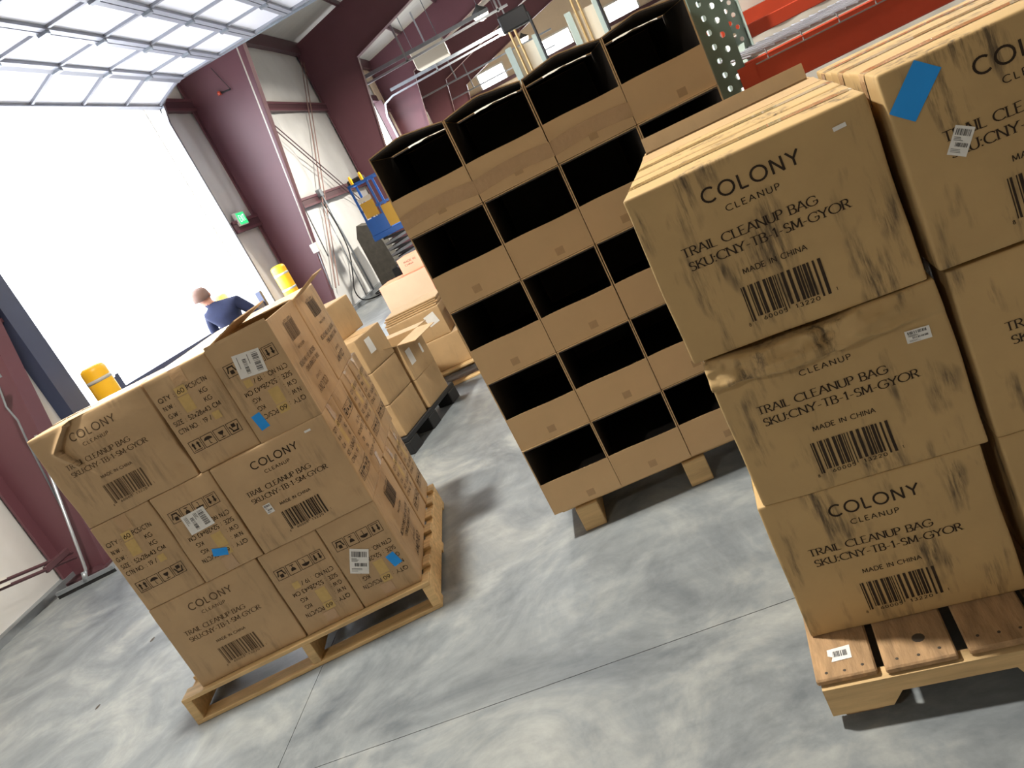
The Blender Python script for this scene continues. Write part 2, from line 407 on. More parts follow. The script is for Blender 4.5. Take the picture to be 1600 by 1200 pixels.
def info_blocks():
    H = CH; c = .0185; x = .020; B = []
    q = text_quads('QTY :', x, .76*H, c, width=.070, weight=.13) + text_quads('60', .104, .765*H, c*.95, width=.030, weight=.13) + text_quads('PCS/CTN', .146, .765*H, c, width=.086, weight=.13)
    B.append(('quantity_print', q))
    q = []
    for vv, t in ((.675, 'N.W :'), (.59, 'G.W :')): q += text_quads(t, x, vv*H, c, width=.052, weight=.13)
    B.append(('weight_print', q))
    q = []
    for vv in (.675, .59): q += text_quads('KG', .182, vv*H, c, width=.030, weight=.13)
    B.append(('unit_print', q))
    B.append(('size_print', text_quads('SIZE : 52x28x43 CM', x, .505*H, c, width=.208, weight=.13)))
    B.append(('number_print', text_quads('CTN NO. : 19 /', x, .42*H, c, width=.148, weight=.13)))
    s = .052
    for k in range(4):
        u = .024+k*(s+.005); v = .20*H; t = .0022; q = []
        q += [quad(u, v, u+s, v+t), quad(u, v+s-t, u+s, v+s), quad(u, v, u+t, v+s), quad(u+s-t, v, u+s, v+s)]
        cx = u+s/2
        if k == 0:
            for d in (-.011, .011):
                q += [quad(cx+d-.0035, v+.014, cx+d+.0035, v+.032), [(cx+d-.008, v+.031), (cx+d+.008, v+.031), (cx+d, v+.044), (cx+d, v+.044)]]
            q += [quad(cx-.018, v+.007, cx+.018, v+.0095)]
        elif k == 1:
            q += disc(cx, v+.028, .018, .014, 0, 180, 8) + [line(cx, v+.028, cx, v+.010, .0022), line(cx, v+.010, cx+.006, v+.009, .0022)]
        elif k == 2:
            q += disc(cx, v+.036, .011, .016, 180, 360, 8) + [line(cx, v+.022, cx, v+.010, .0025), quad(cx-.009, v+.008, cx+.009, v+.011)]
        else:
            q += [quad(cx-.008, v+.026, cx+.008, v+.042), line(cx-.018, v+.034, cx-.010, v+.014, .005), line(cx+.018, v+.034, cx+.010, v+.014, .005), quad(cx-.014, v+.008, cx+.014, v+.014)]
        B.append(('handling_icon', q))
    return B
def info_patches():
    H = CH
    return [quad(.098, .745*H, .142, .83*H), quad(.094, .575*H, .140, .735*H), quad(.176, .40*H, .206, .475*H)]

# ------------------------------------------------------------------ cartons
def make_deform(seed, bulge=0.007, wob=0.004, dents=(), lean=0.0, W=CW, D=CD, H=CH, crush=False, fold=False):
    off = Vector((seed*3.17, seed*1.91, seed*5.3)); rr = 0.006
    def fn(p, n=None):
        x, y, z = p
        c = Vector((max(-W/2+rr, min(W/2-rr, x)), max(-D/2+rr, min(D/2-rr, y)), max(rr, min(H-rr, z))))
        q = Vector((x, y, z)); d = q-c
        if d.length > rr: q = c+d.normalized()*rr
        qx, qy, qz = x/(W/2), y/(D/2), z/(H/2)-1
        ex, ey, ez = max(0, 1-qx*qx), max(0, 1-qy*qy), max(0, 1-qz*qz)
        q = q + Vector((qx*bulge*ey*ez, qy*bulge*1.3*ex*ez, qz*bulge*0.5*ex*ey))
        nv = noise.noise_vector(q*5.5+off)
        sq = min(1.0, z/0.05, (H-z)/0.05) * 0.8 + 0.2
        q = q + Vector((nv.x*wob, nv.y*wob, nv.z*wob*0.35*sq))
        for (px, py, pz, rad, amp) in dents:
            t = (Vector((x, y, z))-Vector((px, py, pz))).length/rad
            if t < 1: q = q + Vector((-math.copysign(1, px) if abs(px) > W/2-.01 else 0, -math.copysign(1, py) if abs(py) > D/2-.01 else 0, 0))*amp*(1-t)**1.3
        if fold and y < -D/2+.001:
            u = x+W/2; P0, P1, P2 = Vector((.076, .336)), Vector((.180, .420)), Vector((.126, .262)); pt = Vector((u, z))
            def seg(a, b):
                ab = b-a; k_ = max(0, min(1, (pt-a).dot(ab)/ab.length_squared)); return (pt-a-ab*k_).length
            e1 = (P1-P0).x*(pt-P0).y-(P1-P0).y*(pt-P0).x; e2 = (P2-P0).x*(pt-P0).y-(P2-P0).y*(pt-P0).x
            d1, d2 = seg(P0, P1), seg(P0, P2)
            if e1 < 0 and e2 > 0: q.y += .030*math.exp(-d1/.035)+.018*math.exp(-d2/.03)*min(1, d1/.01)   # sunk panel right of the crease
            else: q.y -= .010*math.exp(-(min(d1, d2)/.012)**2)
        if crush and y < 0:
            # top front edge folded over: a crumpled lip that hangs out above the printed face
            t = (z-(H-.088))/.088
            if t > 0:
                taper = 1.0-0.85*max(0.0, min(1.0, (x-.10)/.12))
                edge = 0.10+0.10*noise.noise(Vector((x*11, 4.4, 0.3)))
                st = max(0.0, min(1.0, (t-edge)/.10)); st = st*st*(3-2*st)
                fall = 1.0-0.55*max(0.0, (t-.3)/.7)
                nn = noise.noise(Vector((x*16, z*34, 3.3)))*0.014+noise.noise(Vector((x*45, z*70, 9.3)))*0.006
                cr = -0.016*math.exp(-((x-.02)/.018)**2)
                q.y -= (st*(0.027*fall+nn+cr)*taper) * min(1, -y/(D/2))
                q.z += (-0.010*t + 0.012*noise.noise(Vector((x*9, 0.5, 1.7)))*t)*taper
        q.x += lean*z
        if n is not None: q = q + Vector(n)
        return q
    return fn
def carton_mesh(name, deform, material, W=CW, D=CD, H=CH, n=12, nz2=None):
    def samples(L):
        k_ = nz2 if (nz2 and L > .3) else n
        e = [0, .003, .008, .02] ; inner = [.02+(L-.04)*i/k_ for i in range(1, k_)]
        return e+inner+[L-.02, L-.008, L-.003, L]
    sx, sy, sz = samples(W), samples(D), samples(H)
    idx = {}; V = []; F = []
    def vid(i, j, k):
        key = (i, j, k)
        if key not in idx: idx[key] = len(V); V.append(deform((sx[i]-W/2, sy[j]-D/2, sz[k])))
        return idx[key]
    nx, ny, nz_ = len(sx)-1, len(sy)-1, len(sz)-1
    for i in range(nx):
        for j in range(ny):
            F.append((vid(i,j,nz_), vid(i+1,j,nz_), vid(i+1,j+1,nz_), vid(i,j+1,nz_)))
            F.append((vid(i,j,0), vid(i,j+1,0), vid(i+1,j+1,0), vid(i+1,j,0)))
    for i in range(nx):
        for k in range(nz_):
            F.append((vid(i,0,k), vid(i+1,0,k), vid(i+1,0,k+1), vid(i,0,k+1)))
            F.append((vid(i,ny,k), vid(i,ny,k+1), vid(i+1,ny,k+1), vid(i+1,ny,k)))
    for j in range(ny):
        for k in range(nz_):
            F.append((vid(0,j,k), vid(0,j,k+1), vid(0,j+1,k+1), vid(0,j+1,k)))
            F.append((vid(nx,j,k), vid(nx,j+1,k), vid(nx,j+1,k+1), vid(nx,j,k+1)))
    mb = MB(); mb.add(V, F)
    me = mb.mesh(name, material, smooth=True)
    return me
def face_pt(face, u, v, W=CW, D=CD, H=CH):
    if face == 'F': return (-W/2+u, -D/2, v), (0, -1, 0)
    if face == 'B': return (W/2-u, D/2, v), (0, 1, 0)
    if face == 'R': return (W/2, -D/2+u, v), (1, 0, 0)
    if face == 'L': return (-W/2, D/2-u, v), (-1, 0, 0)
    return (-W/2+u, -D/2+v, H), (0, 0, 1)
def decal_mesh(name, quads, face, deform, off, material, sub=1, **dim):
    mb = MB()
    for q in quads:
        if sub == 1: pts = [[q[0], q[1]], [q[3], q[2]]]; n = 1
        n = sub
        vs = []
        for j in range(n+1):
            for i in range(n+1):
                a, b = i/n, j/n
                u = (q[0][0]*(1-a)+q[1][0]*a)*(1-b)+(q[3][0]*(1-a)+q[2][0]*a)*b
                v = (q[0][1]*(1-a)+q[1][1]*a)*(1-b)+(q[3][1]*(1-a)+q[2][1]*a)*b
                p, nn = face_pt(face, u, v, **dim)
                vs.append(deform(p, tuple(c*off for c in nn)))
        mb.add(vs, [(j*(n+1)+i, j*(n+1)+i+1, (j+1)*(n+1)+i+1, (j+1)*(n+1)+i) for j in range(n) for i in range(n)])
    return mb.mesh(name, material)
def rot_rect(cu, cv, w_, h_, ang):
    c, s = math.cos(R(ang)), math.sin(R(ang))
    return [(cu+c*a-s*b, cv+s*a+c*b) for a, b in ((-w_/2, -h_/2), (w_/2, -h_/2), (w_/2, h_/2), (-w_/2, h_/2))]
def strip_mesh(name, pts_uvface, width, deform, off, material):
    mb = MB(); vs = []
    for (face, u, v, horiz) in pts_uvface:
        for s in (-1, 1):
            p, nn = face_pt(face, u+(0 if horiz else s*width/2), v+(s*width/2 if horiz else 0))
            vs.append(deform(p, tuple(c*off for c in nn)))
    n = len(pts_uvface)
    mb.add(vs, [(2*i, 2*i+1, 2*i+3, 2*i+2) for i in range(n-1)])
    return mb.mesh(name, material, smooth=True)

VAR = {}
def get_variant(key, **kw):
    if key in VAR: return VAR[key]
    material = kw.pop('material'); logo = kw.pop('logo', True); ink = kw.pop('ink', 'ink')
    fine = kw.pop('fine', None)
    d = make_deform(**kw)
    v = {'d': d, 'body': carton_mesh('carton', d, material, nz2=fine)}
    cq, iq, ip = colony_blocks(logo), info_blocks(), info_patches()
    for fc in 'FB': v['p'+fc] = [decal_mesh(n_, q_, fc, d, .0012, ink) for n_, q_ in cq]
    for fc in 'RL':
        v['p'+fc] = [decal_mesh(n_, q_, fc, d, .0014, ink) for n_, q_ in iq]
        v['t'+fc] = [decal_mesh('sticker_patch', [q_], fc, d, .0009, 'tan_patch', sub=3) for q_ in ip]
    n = 26
    top = [('T', CW*i/n, CD/2, True) for i in range(n+1)]
    v['tape_top'] = strip_mesh('tape', top, .055, d, .0012, 'tape')
    v['tape_R'] = strip_mesh('tape_end', [('R', CD/2, CH-.07*(1-i/6), False) for i in range(7)], .055, d, .0018, 'tape_lip')
    v['tape_L'] = strip_mesh('tape_end', [('L', CD/2, CH-.07*(1-i/6), False) for i in range(7)], .055, d, .0018, 'tape_lip')
    VAR[key] = v; return v
for i in range(4): get_variant('A%d' % i, seed=i+1, bulge=.007+.002*(i % 2), wob=.005, material='kraft', ink='ink' if i % 2 else 'ink')
get_variant('faded', seed=9, bulge=.008, wob=.006, material='kraft', ink='ink_faded')
get_variant('dented', seed=6, bulge=.009, wob=.006, material='kraft', ink='ink_faded', fine=110, fold=True, dents=((.22, -CD/2, .07, .09, .016),))
for i in range(3): get_variant('D%d' % i, seed=21+i, bulge=.005, wob=.004, material='kraft_dirty')
get_variant('crushed', seed=31, bulge=.006, wob=.005, material='kraft_dirty', logo=False, crush=True, fine=64)

def carton(label, var, M, faces='FBR', tape=True, group=None, scale=1.0, name='carton'):
    v = VAR[var]
    o = link(name, v['body']); o.matrix_world = M @ Matrix.Diagonal((1, 1, scale, 1))
    tag(o, label, 'box', group)
    for fc in faces:
        for me_ in v['p'+fc]: link(me_.name.split('.')[0], me_, o)
        if fc == 'R':
            for me_ in v['t'+fc]: link('sticker_patch', me_, o)
    if tape:
        link('tape', v['tape_top'], o); link('tape_end', v['tape_R'], o); link('tape_end', v['tape_L'], o)
    o['_v'] = var
    return o
def sticker(o, face, cu, cv, w_, h_, ang, material='sticker', prt=True, name='shipping_label', lab=None, seed=1):
    d = VAR[o['_v']]['d']
    s = link(name, decal_mesh(name, [rot_rect(cu, cv, w_, h_, ang)], face, d, .0022, material, sub=5), o)
    if lab: s['label'] = lab
    if prt:
        c, sn = math.cos(R(ang)), math.sin(R(ang)); q = []
        rnd = random.Random(seed)
        def tr(qq): return [(cu+c*a-sn*b, cv+sn*a+c*b) for a, b in qq]
        for b_ in barcode(-w_*.40, h_*.18, w_*.40, h_*.40, seed=seed, n=30, tail=False): q.append(tr(b_))
        for b_ in barcode(-w_*.25, -h_*.20, w_*.40, -h_*.06, seed=seed+5, n=30, tail=False): q.append(tr(b_))
        for k in range(3): q.append(tr(quad(-w_*.40, h_*(.10-.05*k), -w_*.40+w_*rnd.uniform(.2, .5), h_*(.12-.05*k))))
        for k in range(3): q.append(tr(quad(-w_*.40, -h_*(.30+.05*k), -w_*.40+w_*rnd.uniform(.3, .7), -h_*(.285+.05*k))))
        link('label_print', decal_mesh('label_print', q, face, d, .0032, 'sticker_ink'), s)
    return s

# =================================================================== SETTING
YF0, YB, XR = -7.0, 47.0, 26.0
FRAMES = [5.66, 13.28, 20.9, 28.52, 36.14, 43.76]

# floor: slabs with sawn joints over a darker bed
fl = struct(MB().box((-0.3, YF0, -0.30), (XR, YB, -0.012)).build('floor', 'joint'))
gx = [-0.3, 3.55, 9.05, 14.5, 20.0, XR]; gy = [YF0, -3.4, 2.135, 7.66, 13.2, 20.9, 28.5, 38.0, YB]
for i in range(len(gx)-1):
    for j in range(len(gy)-1):
        g = .0014
        MB().box((gx[i]+g, gy[j]+g, -0.014), (gx[i+1]-g, gy[j+1]-g, 0.0)).build('slab', 'concrete', fl)
struct(MB().box((-60, -40, -0.5), (-0.31, 90, -0.02)).build('yard_ground', 'ground_out'))

# left wall ----------------------------------------------------------
D1, D2 = (7.02, 12.08), (22.25, 27.5); HEAD = 4.32
wl = sempty('wall_left')
def solid(a, b): MB().box(a, b).build('sheathing', 'plain_white', wl)
solid((-0.30, YF0, 0), (-0.22, D1[0], 6.7)); solid((-0.30, D1[1], 0), (-0.22, D2[0], 6.7)); solid((-0.30, D2[1], 0), (-0.22, YB, 6.7))
for d in (D1, D2): solid((-0.30, d[0], HEAD+.30), (-0.22, d[1], 6.7))
GIRT = [0.0, 2.32, 4.36, 5.82]
def bulge_panel(y0, y1, z0, z1, seed, material='insul', depth=.07):
    def fn(a, b):
        y = y0+(y1-y0)*a; z = z0+(z1-z0)*b
        e = (4*a*(1-a))**.5*(4*b*(1-b))**.5
        n1 = noise.noise(Vector((y*1.1, z*0.6, seed)))*.03 + noise.noise(Vector((y*4.0, z*0.8, seed+5)))*.018
        return (-.07+depth*e+n1*min(1, e*2), y, z)
    return MB().grid(fn, 26, 18).build('insulation_panel', material, wl, smooth=True)
spans = [(YF0, 2.0), (2.0, 5.66), (5.66, D1[0]-.3), (D1[1]+.12, 13.28), (13.28, 17.1), (17.1, 20.9), (20.9, D2[0]-.1), (D2[1]+.1, 28.52), (28.52, 36.14), (36.14, 43.76), (43.76, YB)]
for si, (a, b) in enumerate(spans):
    for gi in range(3): bulge_panel(a, b, GIRT[gi]+.02, GIRT[gi+1]-.02, si*7.1+gi*3.3, 'insul' if a < 27 else 'insul_beige')
    for z in GIRT[1:3]:
        MB().box((-.20, a, z-.10), (.04, b, z+.09)).build('girt', 'maroon_dark', wl)
        MB().box((.04, a, z+.05), (.055, b, z+.10)).box((.04, a, z-.10), (.055, b, z-.06)).build('girt_lip', 'maroon', wl)
for d in (D1, D2):
    MB().box((-.2, d[0]-.3, HEAD+.30), (-.02, d[1]+.12, HEAD+.50)).build('door_header', 'maroon_dark', wl)
    bulge_panel(d[0], d[1], HEAD+.50, 5.75, d[0])
MB().box((-.2, YF0, 5.72), (.10, YB, 6.02)).build('eave_strut', 'maroon_dark', wl)
MB().box((-.2, D1[0]-.32, 0), (.10, D1[0]-.05, HEAD+.3)).build('door_jamb', 'dark_trim', wl)
MB().box((-.22, D1[1]+.03, 0), (.0, D1[1]+.13, HEAD+.3)).build('door_jamb', 'plain_white', wl)
MB().box((-.2, D2[0]-.14, 0), (.08, D2[0]-.03, HEAD+.3)).build('door_jamb', 'maroon_dark', wl)
MB().box((-.2, D2[1]+.03, 0), (.08, D2[1]+.14, HEAD+.3)).build('door_jamb', 'maroon_dark', wl)
# baseboard (sill angle and board along the foot of the wall)
struct(MB().box((-.10, YF0, 0), (.03, D1[0]-.32, .06)).build('baseboard_left', 'galv'))
struct(MB().box((-.10, D1[1]+.14, 0), (.06, 20.9, .08)).build('baseboard_left', 'galv'))

# other walls, ceiling -------------------------------------------------
def zroof(x): return 5.95+0.22*x
wb_ = sempty('wall_back')
wins = [(1.75, 3.28), (5.6, 7.35), (9.5, 11.2)]; wz = (4.62, 5.42)
xs = [-.3]+[q for w_ in wins for q in w_]+[XR]
for k in range(0, len(xs), 2): MB().box((xs[k], YB, 0), (xs[k+1], YB+.2, 13)).build('wall_panel', 'insul_beige', wb_)
for a, b in wins:
    MB().box((a, YB, 0), (b, YB+.2, wz[0])).build('wall_panel', 'insul_beige', wb_); MB().box((a, YB, wz[1]), (b, YB+.2, 13)).build('wall_panel', 'insul_beige', wb_)
for z in (2.4, 4.5): MB().box((-.2, YB-.15, z-.09), (XR, YB, z+.09)).build('girt', 'maroon_dark', wb_)
for i, (a, b) in enumerate(wins):
    wn = sempty('window_%d' % (i+1))
    MB().box((a-.1, YB-.03, wz[0]-.1), (b+.1, YB+.01, wz[0])).box((a-.1, YB-.03, wz[1]), (b+.1, YB+.01, wz[1]+.1)).box((a-.1, YB-.03, wz[0]), (a, YB+.01, wz[1])).box((b, YB-.03, wz[0]), (b+.1, YB+.01, wz[1])).build('window_frame', 'plain_white', wn)
gl = bpy.data.materials.new('glass'); gl.use_nodes = True; MATS['glass'] = gl
_n = gl.node_tree.nodes; _l = gl.node_tree.links; _tr = _n.new('ShaderNodeBsdfTransparent'); _gs = _n.new('ShaderNodeBsdfGlossy'); _gs.inputs['Roughness'].default_value = .05
_mx = _n.new('ShaderNodeMixShader'); _mx.inputs[0].default_value = .06; _tr.inputs[0].default_value = (.97, .98, .98, 1)
_l.new(_tr.outputs[0], _mx.inputs[1]); _l.new(_gs.outputs[0], _mx.inputs[2]); _l.new(_mx.outputs[0], _n['Material Output'].inputs[0])
for i, (a, b) in enumerate(wins):
    MB().box((a, YB+.08, wz[0]), (b, YB+.086, wz[1])).build('pane', 'glass', bpy.data.objects['window_%d' % (i+1)])
struct(MB().box((XR, YF0, 0), (XR+.2, YB, 13)).build('wall_right', 'insul_beige'))
struct(MB().box((-.3, YF0-.2, 0), (XR, YF0, 13)).build('wall_front', 'insul_beige'))
ce = sempty('ceiling')
x = 0.0
while x < XR:
    x1 = x+1.5
    MB().prism([(x, zroof(x)+.07), (x1, zroof(x1)+.07), (x1, zroof(x1)+.15), (x, zroof(x)+.15)], YF0-.2, YB+.2).build('roof_panel', 'ceil', ce)
    MB().box((x1-.03, YF0, zroof(x1)-.06), (x1+.03, YB, zroof(x1)+.09)).build('purlin', 'maroon_dark', ce)
    x = x1

# rigid steel frames -----------------------------------------------------
def rigid_frame(y, label):
    t = thing('steel_frame', label, 'steel frame', (0, y, 0), 0, 'maroon rigid frames of the building')
    kx, kz = 1.33, 5.03; XE = 15.0
    d0 = .38
    MB().prism([(.02, 0), (d0, 0), (kx, kz), (.02, 5.94)], -.012, .012).build('column_web', 'maroon', t)
    mb = MB(); mb.beam((d0+.01, 0, 0), (kx+.01, 0, kz), .17, .02, up=(-1, 0, 0)); mb.build('column_flange', 'maroon', t)
    MB().box((-.005, -.12, 0), (.02, .12, 5.94)).build('wall_flange', 'maroon', t)
    MB().box((.0, -.16, 0), (d0+.05, .16, .02)).build('base_plate', 'maroon_dark', t)
    zb = lambda x: kz+.29*(x-kx) if x < 6 else kz+.29*(6-kx)+.25*(x-6)
    MB().prism([(.02, 5.93), (kx, kz), (6, zb(6)), (XE, zb(XE)), (XE, zroof(XE)), (.02, zroof(.02))], -.012, .012).build('rafter_web', 'maroon', t)
    mb = MB(); mb.beam((kx, 0, kz), (6, 0, zb(6)), .24, .02); mb.beam((6, 0, zb(6)), (XE, 0, zb(XE)), .24, .02); mb.build('rafter_flange', 'maroon', t)
    mb = MB(); mb.beam((.3, .02, 5.85), (kx-.05, .02, kz+.1), .03, .05); mb.build('stiffener', 'maroon_dark', t)
    return t
FL = ['maroon tapered steel frame at the left edge, behind the floor squeegee',
      'maroon tapered steel frame standing right beside the open dock door',
      'dark maroon steel frame with deep knee, second past the open dock door',
      'maroon steel frame third past the open dock door, behind the white heater',
      'maroon steel frame fourth past the open dock door',
      'farthest maroon steel frame, closest to the beige back wall']
for y, l in zip(FRAMES, FL): rigid_frame(y, l)

# overhead sectional door --------------------------------------------------
def overhead_door(name, d, zt, full=True):
    t = sempty(name)
    y0, y1 = d
    path = [(0.0, HEAD), (.56, zt)]
    for k in range(1, 7): path.append((.56+.635*k, zt+.012*k))
    ny = 5; ys = [y0+(y1-y0)*i/ny for i in range(ny+1)]
    for k in range(len(path)-1):
        (xa, za), (xb, zb) = path[k], path[k+1]
        ang = math.atan2(zb-za, xb-xa); L = math.hypot(xb-xa, zb-za)
        M = Matrix.Translation((xa, 0, za)) @ Matrix.Rotation(-ang, 4, 'Y')
        sec = MB().box((0.01, y0+.02, -.045), (.075, y1-.02, .03), M).build('section_rail', 'rail_grey', t)
        MB().box((L-.065, y0+.02, -.045), (L-.004, y1-.02, .03), M).build('section_rail', 'rail_grey', t)
        for i in range(ny+1):
            yy = min(max(ys[i], y0+.06), y1-.06)
            MB().box((.075, yy-.022, -.035), (L-.065, yy+.022, .025), M).build('stile', 'rail_grey', t)
            if i < ny: MB().box((.07, ys[i]+.0, -.006), (L-.06, ys[i+1], .008), M).build('pane', 'pane_white', t)
            if k and 0 < i < ny: MB().box((-.05, yy-.035, -.075), (.06, yy+.035, -.045), M).build('hinge', 'galv', t)
    for yy, s in ((y0-.02, -1), (y1+.02, 1)):
        pts = [(.02, yy, .05), (.02, yy, HEAD-.25), (.09, yy, HEAD+.02), (.25, yy, zt-.03), (.55, yy, zt+.0), (4.6, yy, zt+.08)]
        mb = MB()
        for a, b in zip(pts[:-1], pts[1:]): mb.beam(a, b, .06, .055, up=(1, 0, 0) if abs(a[2]-b[2]) > 1 else (0, 0, 1))
        mb.build('track', 'steel', t)
        MB().box((.55, yy+s*.035, zt-.02), (4.6, yy+s*.045, zt+.10)).build('track_angle', 'galv', t)
        for xx in (1.8, 4.4): MB().box((xx, yy-.02+s*.03, zt+.05), (xx+.04, yy+.02+s*.03, zroof(xx)+.2)).build('track_hanger', 'galv', t)
        MB().box((-.02, yy+s*.05-.03, .0), (.0, yy+s*.05+.03, HEAD)).build('jamb_angle', 'steel', t)
    return t
overhead_door('door_1', D1, 4.53)
def door_tracks(name, d, zt):
    t = sempty(name); y0, y1 = d
    for yy in (y0, y1):
        mb = MB()
        pts = [(.02, yy, .05), (.02, yy, HEAD-.25), (.15, yy, HEAD+.12), (.5, yy, zt), (5.2, yy, zt+.05)]
        for a, b in zip(pts[:-1], pts[1:]): mb.beam(a, b, .06, .055, up=(1, 0, 0) if abs(a[2]-b[2]) > 1 else (0, 0, 1))
        mb.build('track', 'steel', t)
        MB().box((.5, yy+.04, zt+.14), (4.7, yy+.06, zt+.24)).build('spring_tube', 'galv', t)
        for xx in (2.2, 4.9): MB().box((xx, yy-.03, zt), (xx+.05, yy+.03, zroof(xx)+.2)).build('track_hanger', 'steel', t)
    return t
door_tracks('door_2', D2, 4.55)
t3 = sempty('door_3')
for yy, z in ((32.6, 4.5), (38.0, 4.3)):
    MB().beam((.3, yy, z), (6.2, yy, z), .06, .06).build('track', 'galv', t3)
    MB().box((2.1, yy-.03, z), (2.15, yy+.03, zroof(2.1))).build('track_hanger', 'galv', t3)

# =================================================================== PALLETS
def stringer_pallet(label, M, W, D, along='x', worn=False, name='wooden_pallet', nb=7, notched=False, blocks=None):
    """deck boards run along x, stringers run along y (or swapped)"""
    t = thing(name, label, 'pallet'); t.matrix_world = M
    wd = 'wood_worn' if worn else ('wood' if along == 'x' else 'wood_y')
    if along == 'x':
        bw = .09; n = nb
        for k in range(n):
            y = (D-bw)*k/(n-1) if n > 1 else 0
            MB().cbox((0, y, .121+random.uniform(-.001, .001)), (W, y+bw, .139), .002).build('deck_board', wd, t)
        for k in range(3):
            x = (W-.04)*k/2; MB().cbox((x, .0, .018), (x+.04, D, .121), .003).build('stringer', wd, t)
        for k in range(3):
            y = (D-bw)*k/2; MB().cbox((0, y, 0), (W, y+bw, .018), .002).build('bottom_board', wd, t)
    return t

# left pallet frame ------------------------------------------------------
LM = Matrix.Translation((3.028, 2.722, 0)) @ Matrix.Rotation(R(9.2), 4, 'Z')
stringer_pallet('wooden pallet under the left stack of printed cartons', LM @ Matrix.Translation((-.10, -.03, 0)), 1.215, 1.10)
def place(F, x0, y0, z0, kind, flip=False, back=False, jit=0.0, H=CH, sc=1.0):
    """kind 'C': printed long side to the front; 'I': short info side to the front. x0,y0 = front-left corner"""
    rz = 0.0
    if kind == 'C':
        c = (x0+CW/2+.002, y0+CD/2); rz = 180.0 if back else 0.0
    else:
        c = (x0+CD/2+.002, y0+CW/2); rz = -90.0 if not back else 90.0
    M = F @ Matrix.Translation((c[0], c[1], z0)) @ Matrix.Rotation(R(jit), 4, 'Z')
    if flip: M = M @ Matrix.Translation((0, 0, H*sc)) @ Matrix.Rotation(math.pi, 4, 'Y')
    return M @ Matrix.Rotation(R(rz), 4, 'Z')
g = .002
def LZ(r): return .140+r*(CH+.001)
GL = 'printed cartons on the pallet by the dock door'
# bottom row
carton('dusty faded printed carton at the bottom left corner of the left stack', 'faded', place(LM, .0, 0, LZ(0), 'C'), group=GL)
c = carton('upside-down carton in the middle of the bottom row of the left stack, no white label', 'A1', place(LM, .524, 0, LZ(0), 'I', flip=True), group=GL)
c = carton('upside-down carton with ragged blue note and white label, bottom right of the left stack', 'A2', place(LM, .804, 0, LZ(0), 'I', flip=True), group=GL)
LB1 = c
carton('bottom-row carton of the left stack, just behind the ragged blue-note carton', 'A3', place(LM, .566, .53, LZ(0), 'C'), group=GL)
carton('rearmost bottom-row carton on the right side of the left stack', 'A0', place(LM, .566, .815, LZ(0), 'C', jit=1), group=GL)
# middle row
carton('upright info-side carton at the left end of the middle row, left stack', 'A3', place(LM, .0, 0, LZ(1), 'I'), group=GL)
LB2 = carton('upside-down carton with white label and small blue note, middle row of the left stack', 'A0', place(LM, .282, -.004, LZ(1), 'I', flip=True), group=GL)
LB3 = carton('printed carton with small white sticker beside its barcode, middle row of the left stack', 'A1', place(LM, .566, -.010, LZ(1), 'C'), group=GL)
carton('second carton from the front along the right side, middle row, left stack', 'A2', place(LM, .562, .280, LZ(1), 'C', flip=True), faces='FL', group=GL)
carton('third carton from the front along the right side, middle row, left stack', 'A0', place(LM, .566, .562, LZ(1), 'C'), group=GL)
carton('rearmost carton along the right side, middle row, left stack', 'A3', place(LM, .57, .844, LZ(1), 'C', jit=-1), group=GL)
# top row
carton('dented printed carton at the top left corner of the left stack', 'dented', place(LM, .0, 0, LZ(2), 'C', jit=-.6), group=GL)
carton('upright QTY-printed carton in the middle of the top row, left stack', 'A2', place(LM, .526, .0, LZ(2), 'I'), group=GL)
carton('closed carton on top of the left stack, between the QTY box and the doorway side', 'A1', place(LM, .526, .535, LZ(2), 'I'), group=GL)
def lab_on(o, face, u, v, *a, **k): return sticker(o, face, u, v, *a, **k)
# info faces look along local +X ('R') for kind I; flipped boxes have u,v mirrored about the face centre
lab_on(LB1, 'R', .185, .215, .080, .118, 152, lab='white shipping label', seed=3)
lab_on(LB1, 'R', .052, .275, .040, .062, 12, material='blue_note', prt=False, name='blue_note', lab='torn bright blue paper note')
lab_on(LB2, 'R', .150, .165, .088, .112, 92, lab='white shipping label', seed=4)
lab_on(LB2, 'R', .145, .330, .062, .036, 160, material='blue_note', prt=False, name='blue_note', lab='bright blue paper note')
lab_on(LB3, 'F', .125, .175, .034, .044, 2, lab='small white sticker', seed=7)
lab_on(LB3, 'F', .430, CH-.035, .028, .009, 0, prt=False, name='small_sticker')

# open carton on the top row -----------------------------------------------
def open_carton(label, M, W, D, H, material, flaps, prints=(), group=None, name='open_carton', inner='liner'):
    o = thing(name, label, 'box', group=group); o.matrix_world = M
    t_ = .005
    MB().box((-W/2, -D/2, 0), (W/2, D/2, t_)).box((-W/2, -D/2, t_), (W/2, -D/2+t_, H)).box((-W/2, D/2-t_, t_), (W/2, D/2, H)).box((-W/2, -D/2+t_, t_), (-W/2+t_, D/2-t_, H)).box((W/2-t_, -D/2+t_, t_), (W/2, D/2-t_, H)).build('body', material, o)
    for side, ang, ln in flaps:
        mb = MB(); a = R(ang)
        if side in 'FB':
            s = -1 if side == 'F' else 1
            M2 = Matrix.Translation((0, s*(D/2-.002), H)) @ Matrix.Rotation(-s*a, 4, 'X')
            mb.box((-W/2+.004, -.002, 0), (W/2-.004, .003, ln), M2)
        else:
            s = -1 if side == 'L' else 1
            M2 = Matrix.Translation((s*(W/2-.002), 0, H)) @ Matrix.Rotation(s*a, 4, 'Y')
            mb.box((-.002, -D/2+.004, 0), (.003, D/2-.004, ln), M2)
        mb.build('flap', material, o)
    for face, q, m_, pn in prints:
        d = lambda p, n=None: Vector(p)+(Vector(n) if n else Vector((0, 0, 0)))
        link(pn, decal_mesh(pn, q, face, d, .001, m_, W=W, D=D, H=H), o)
    return o
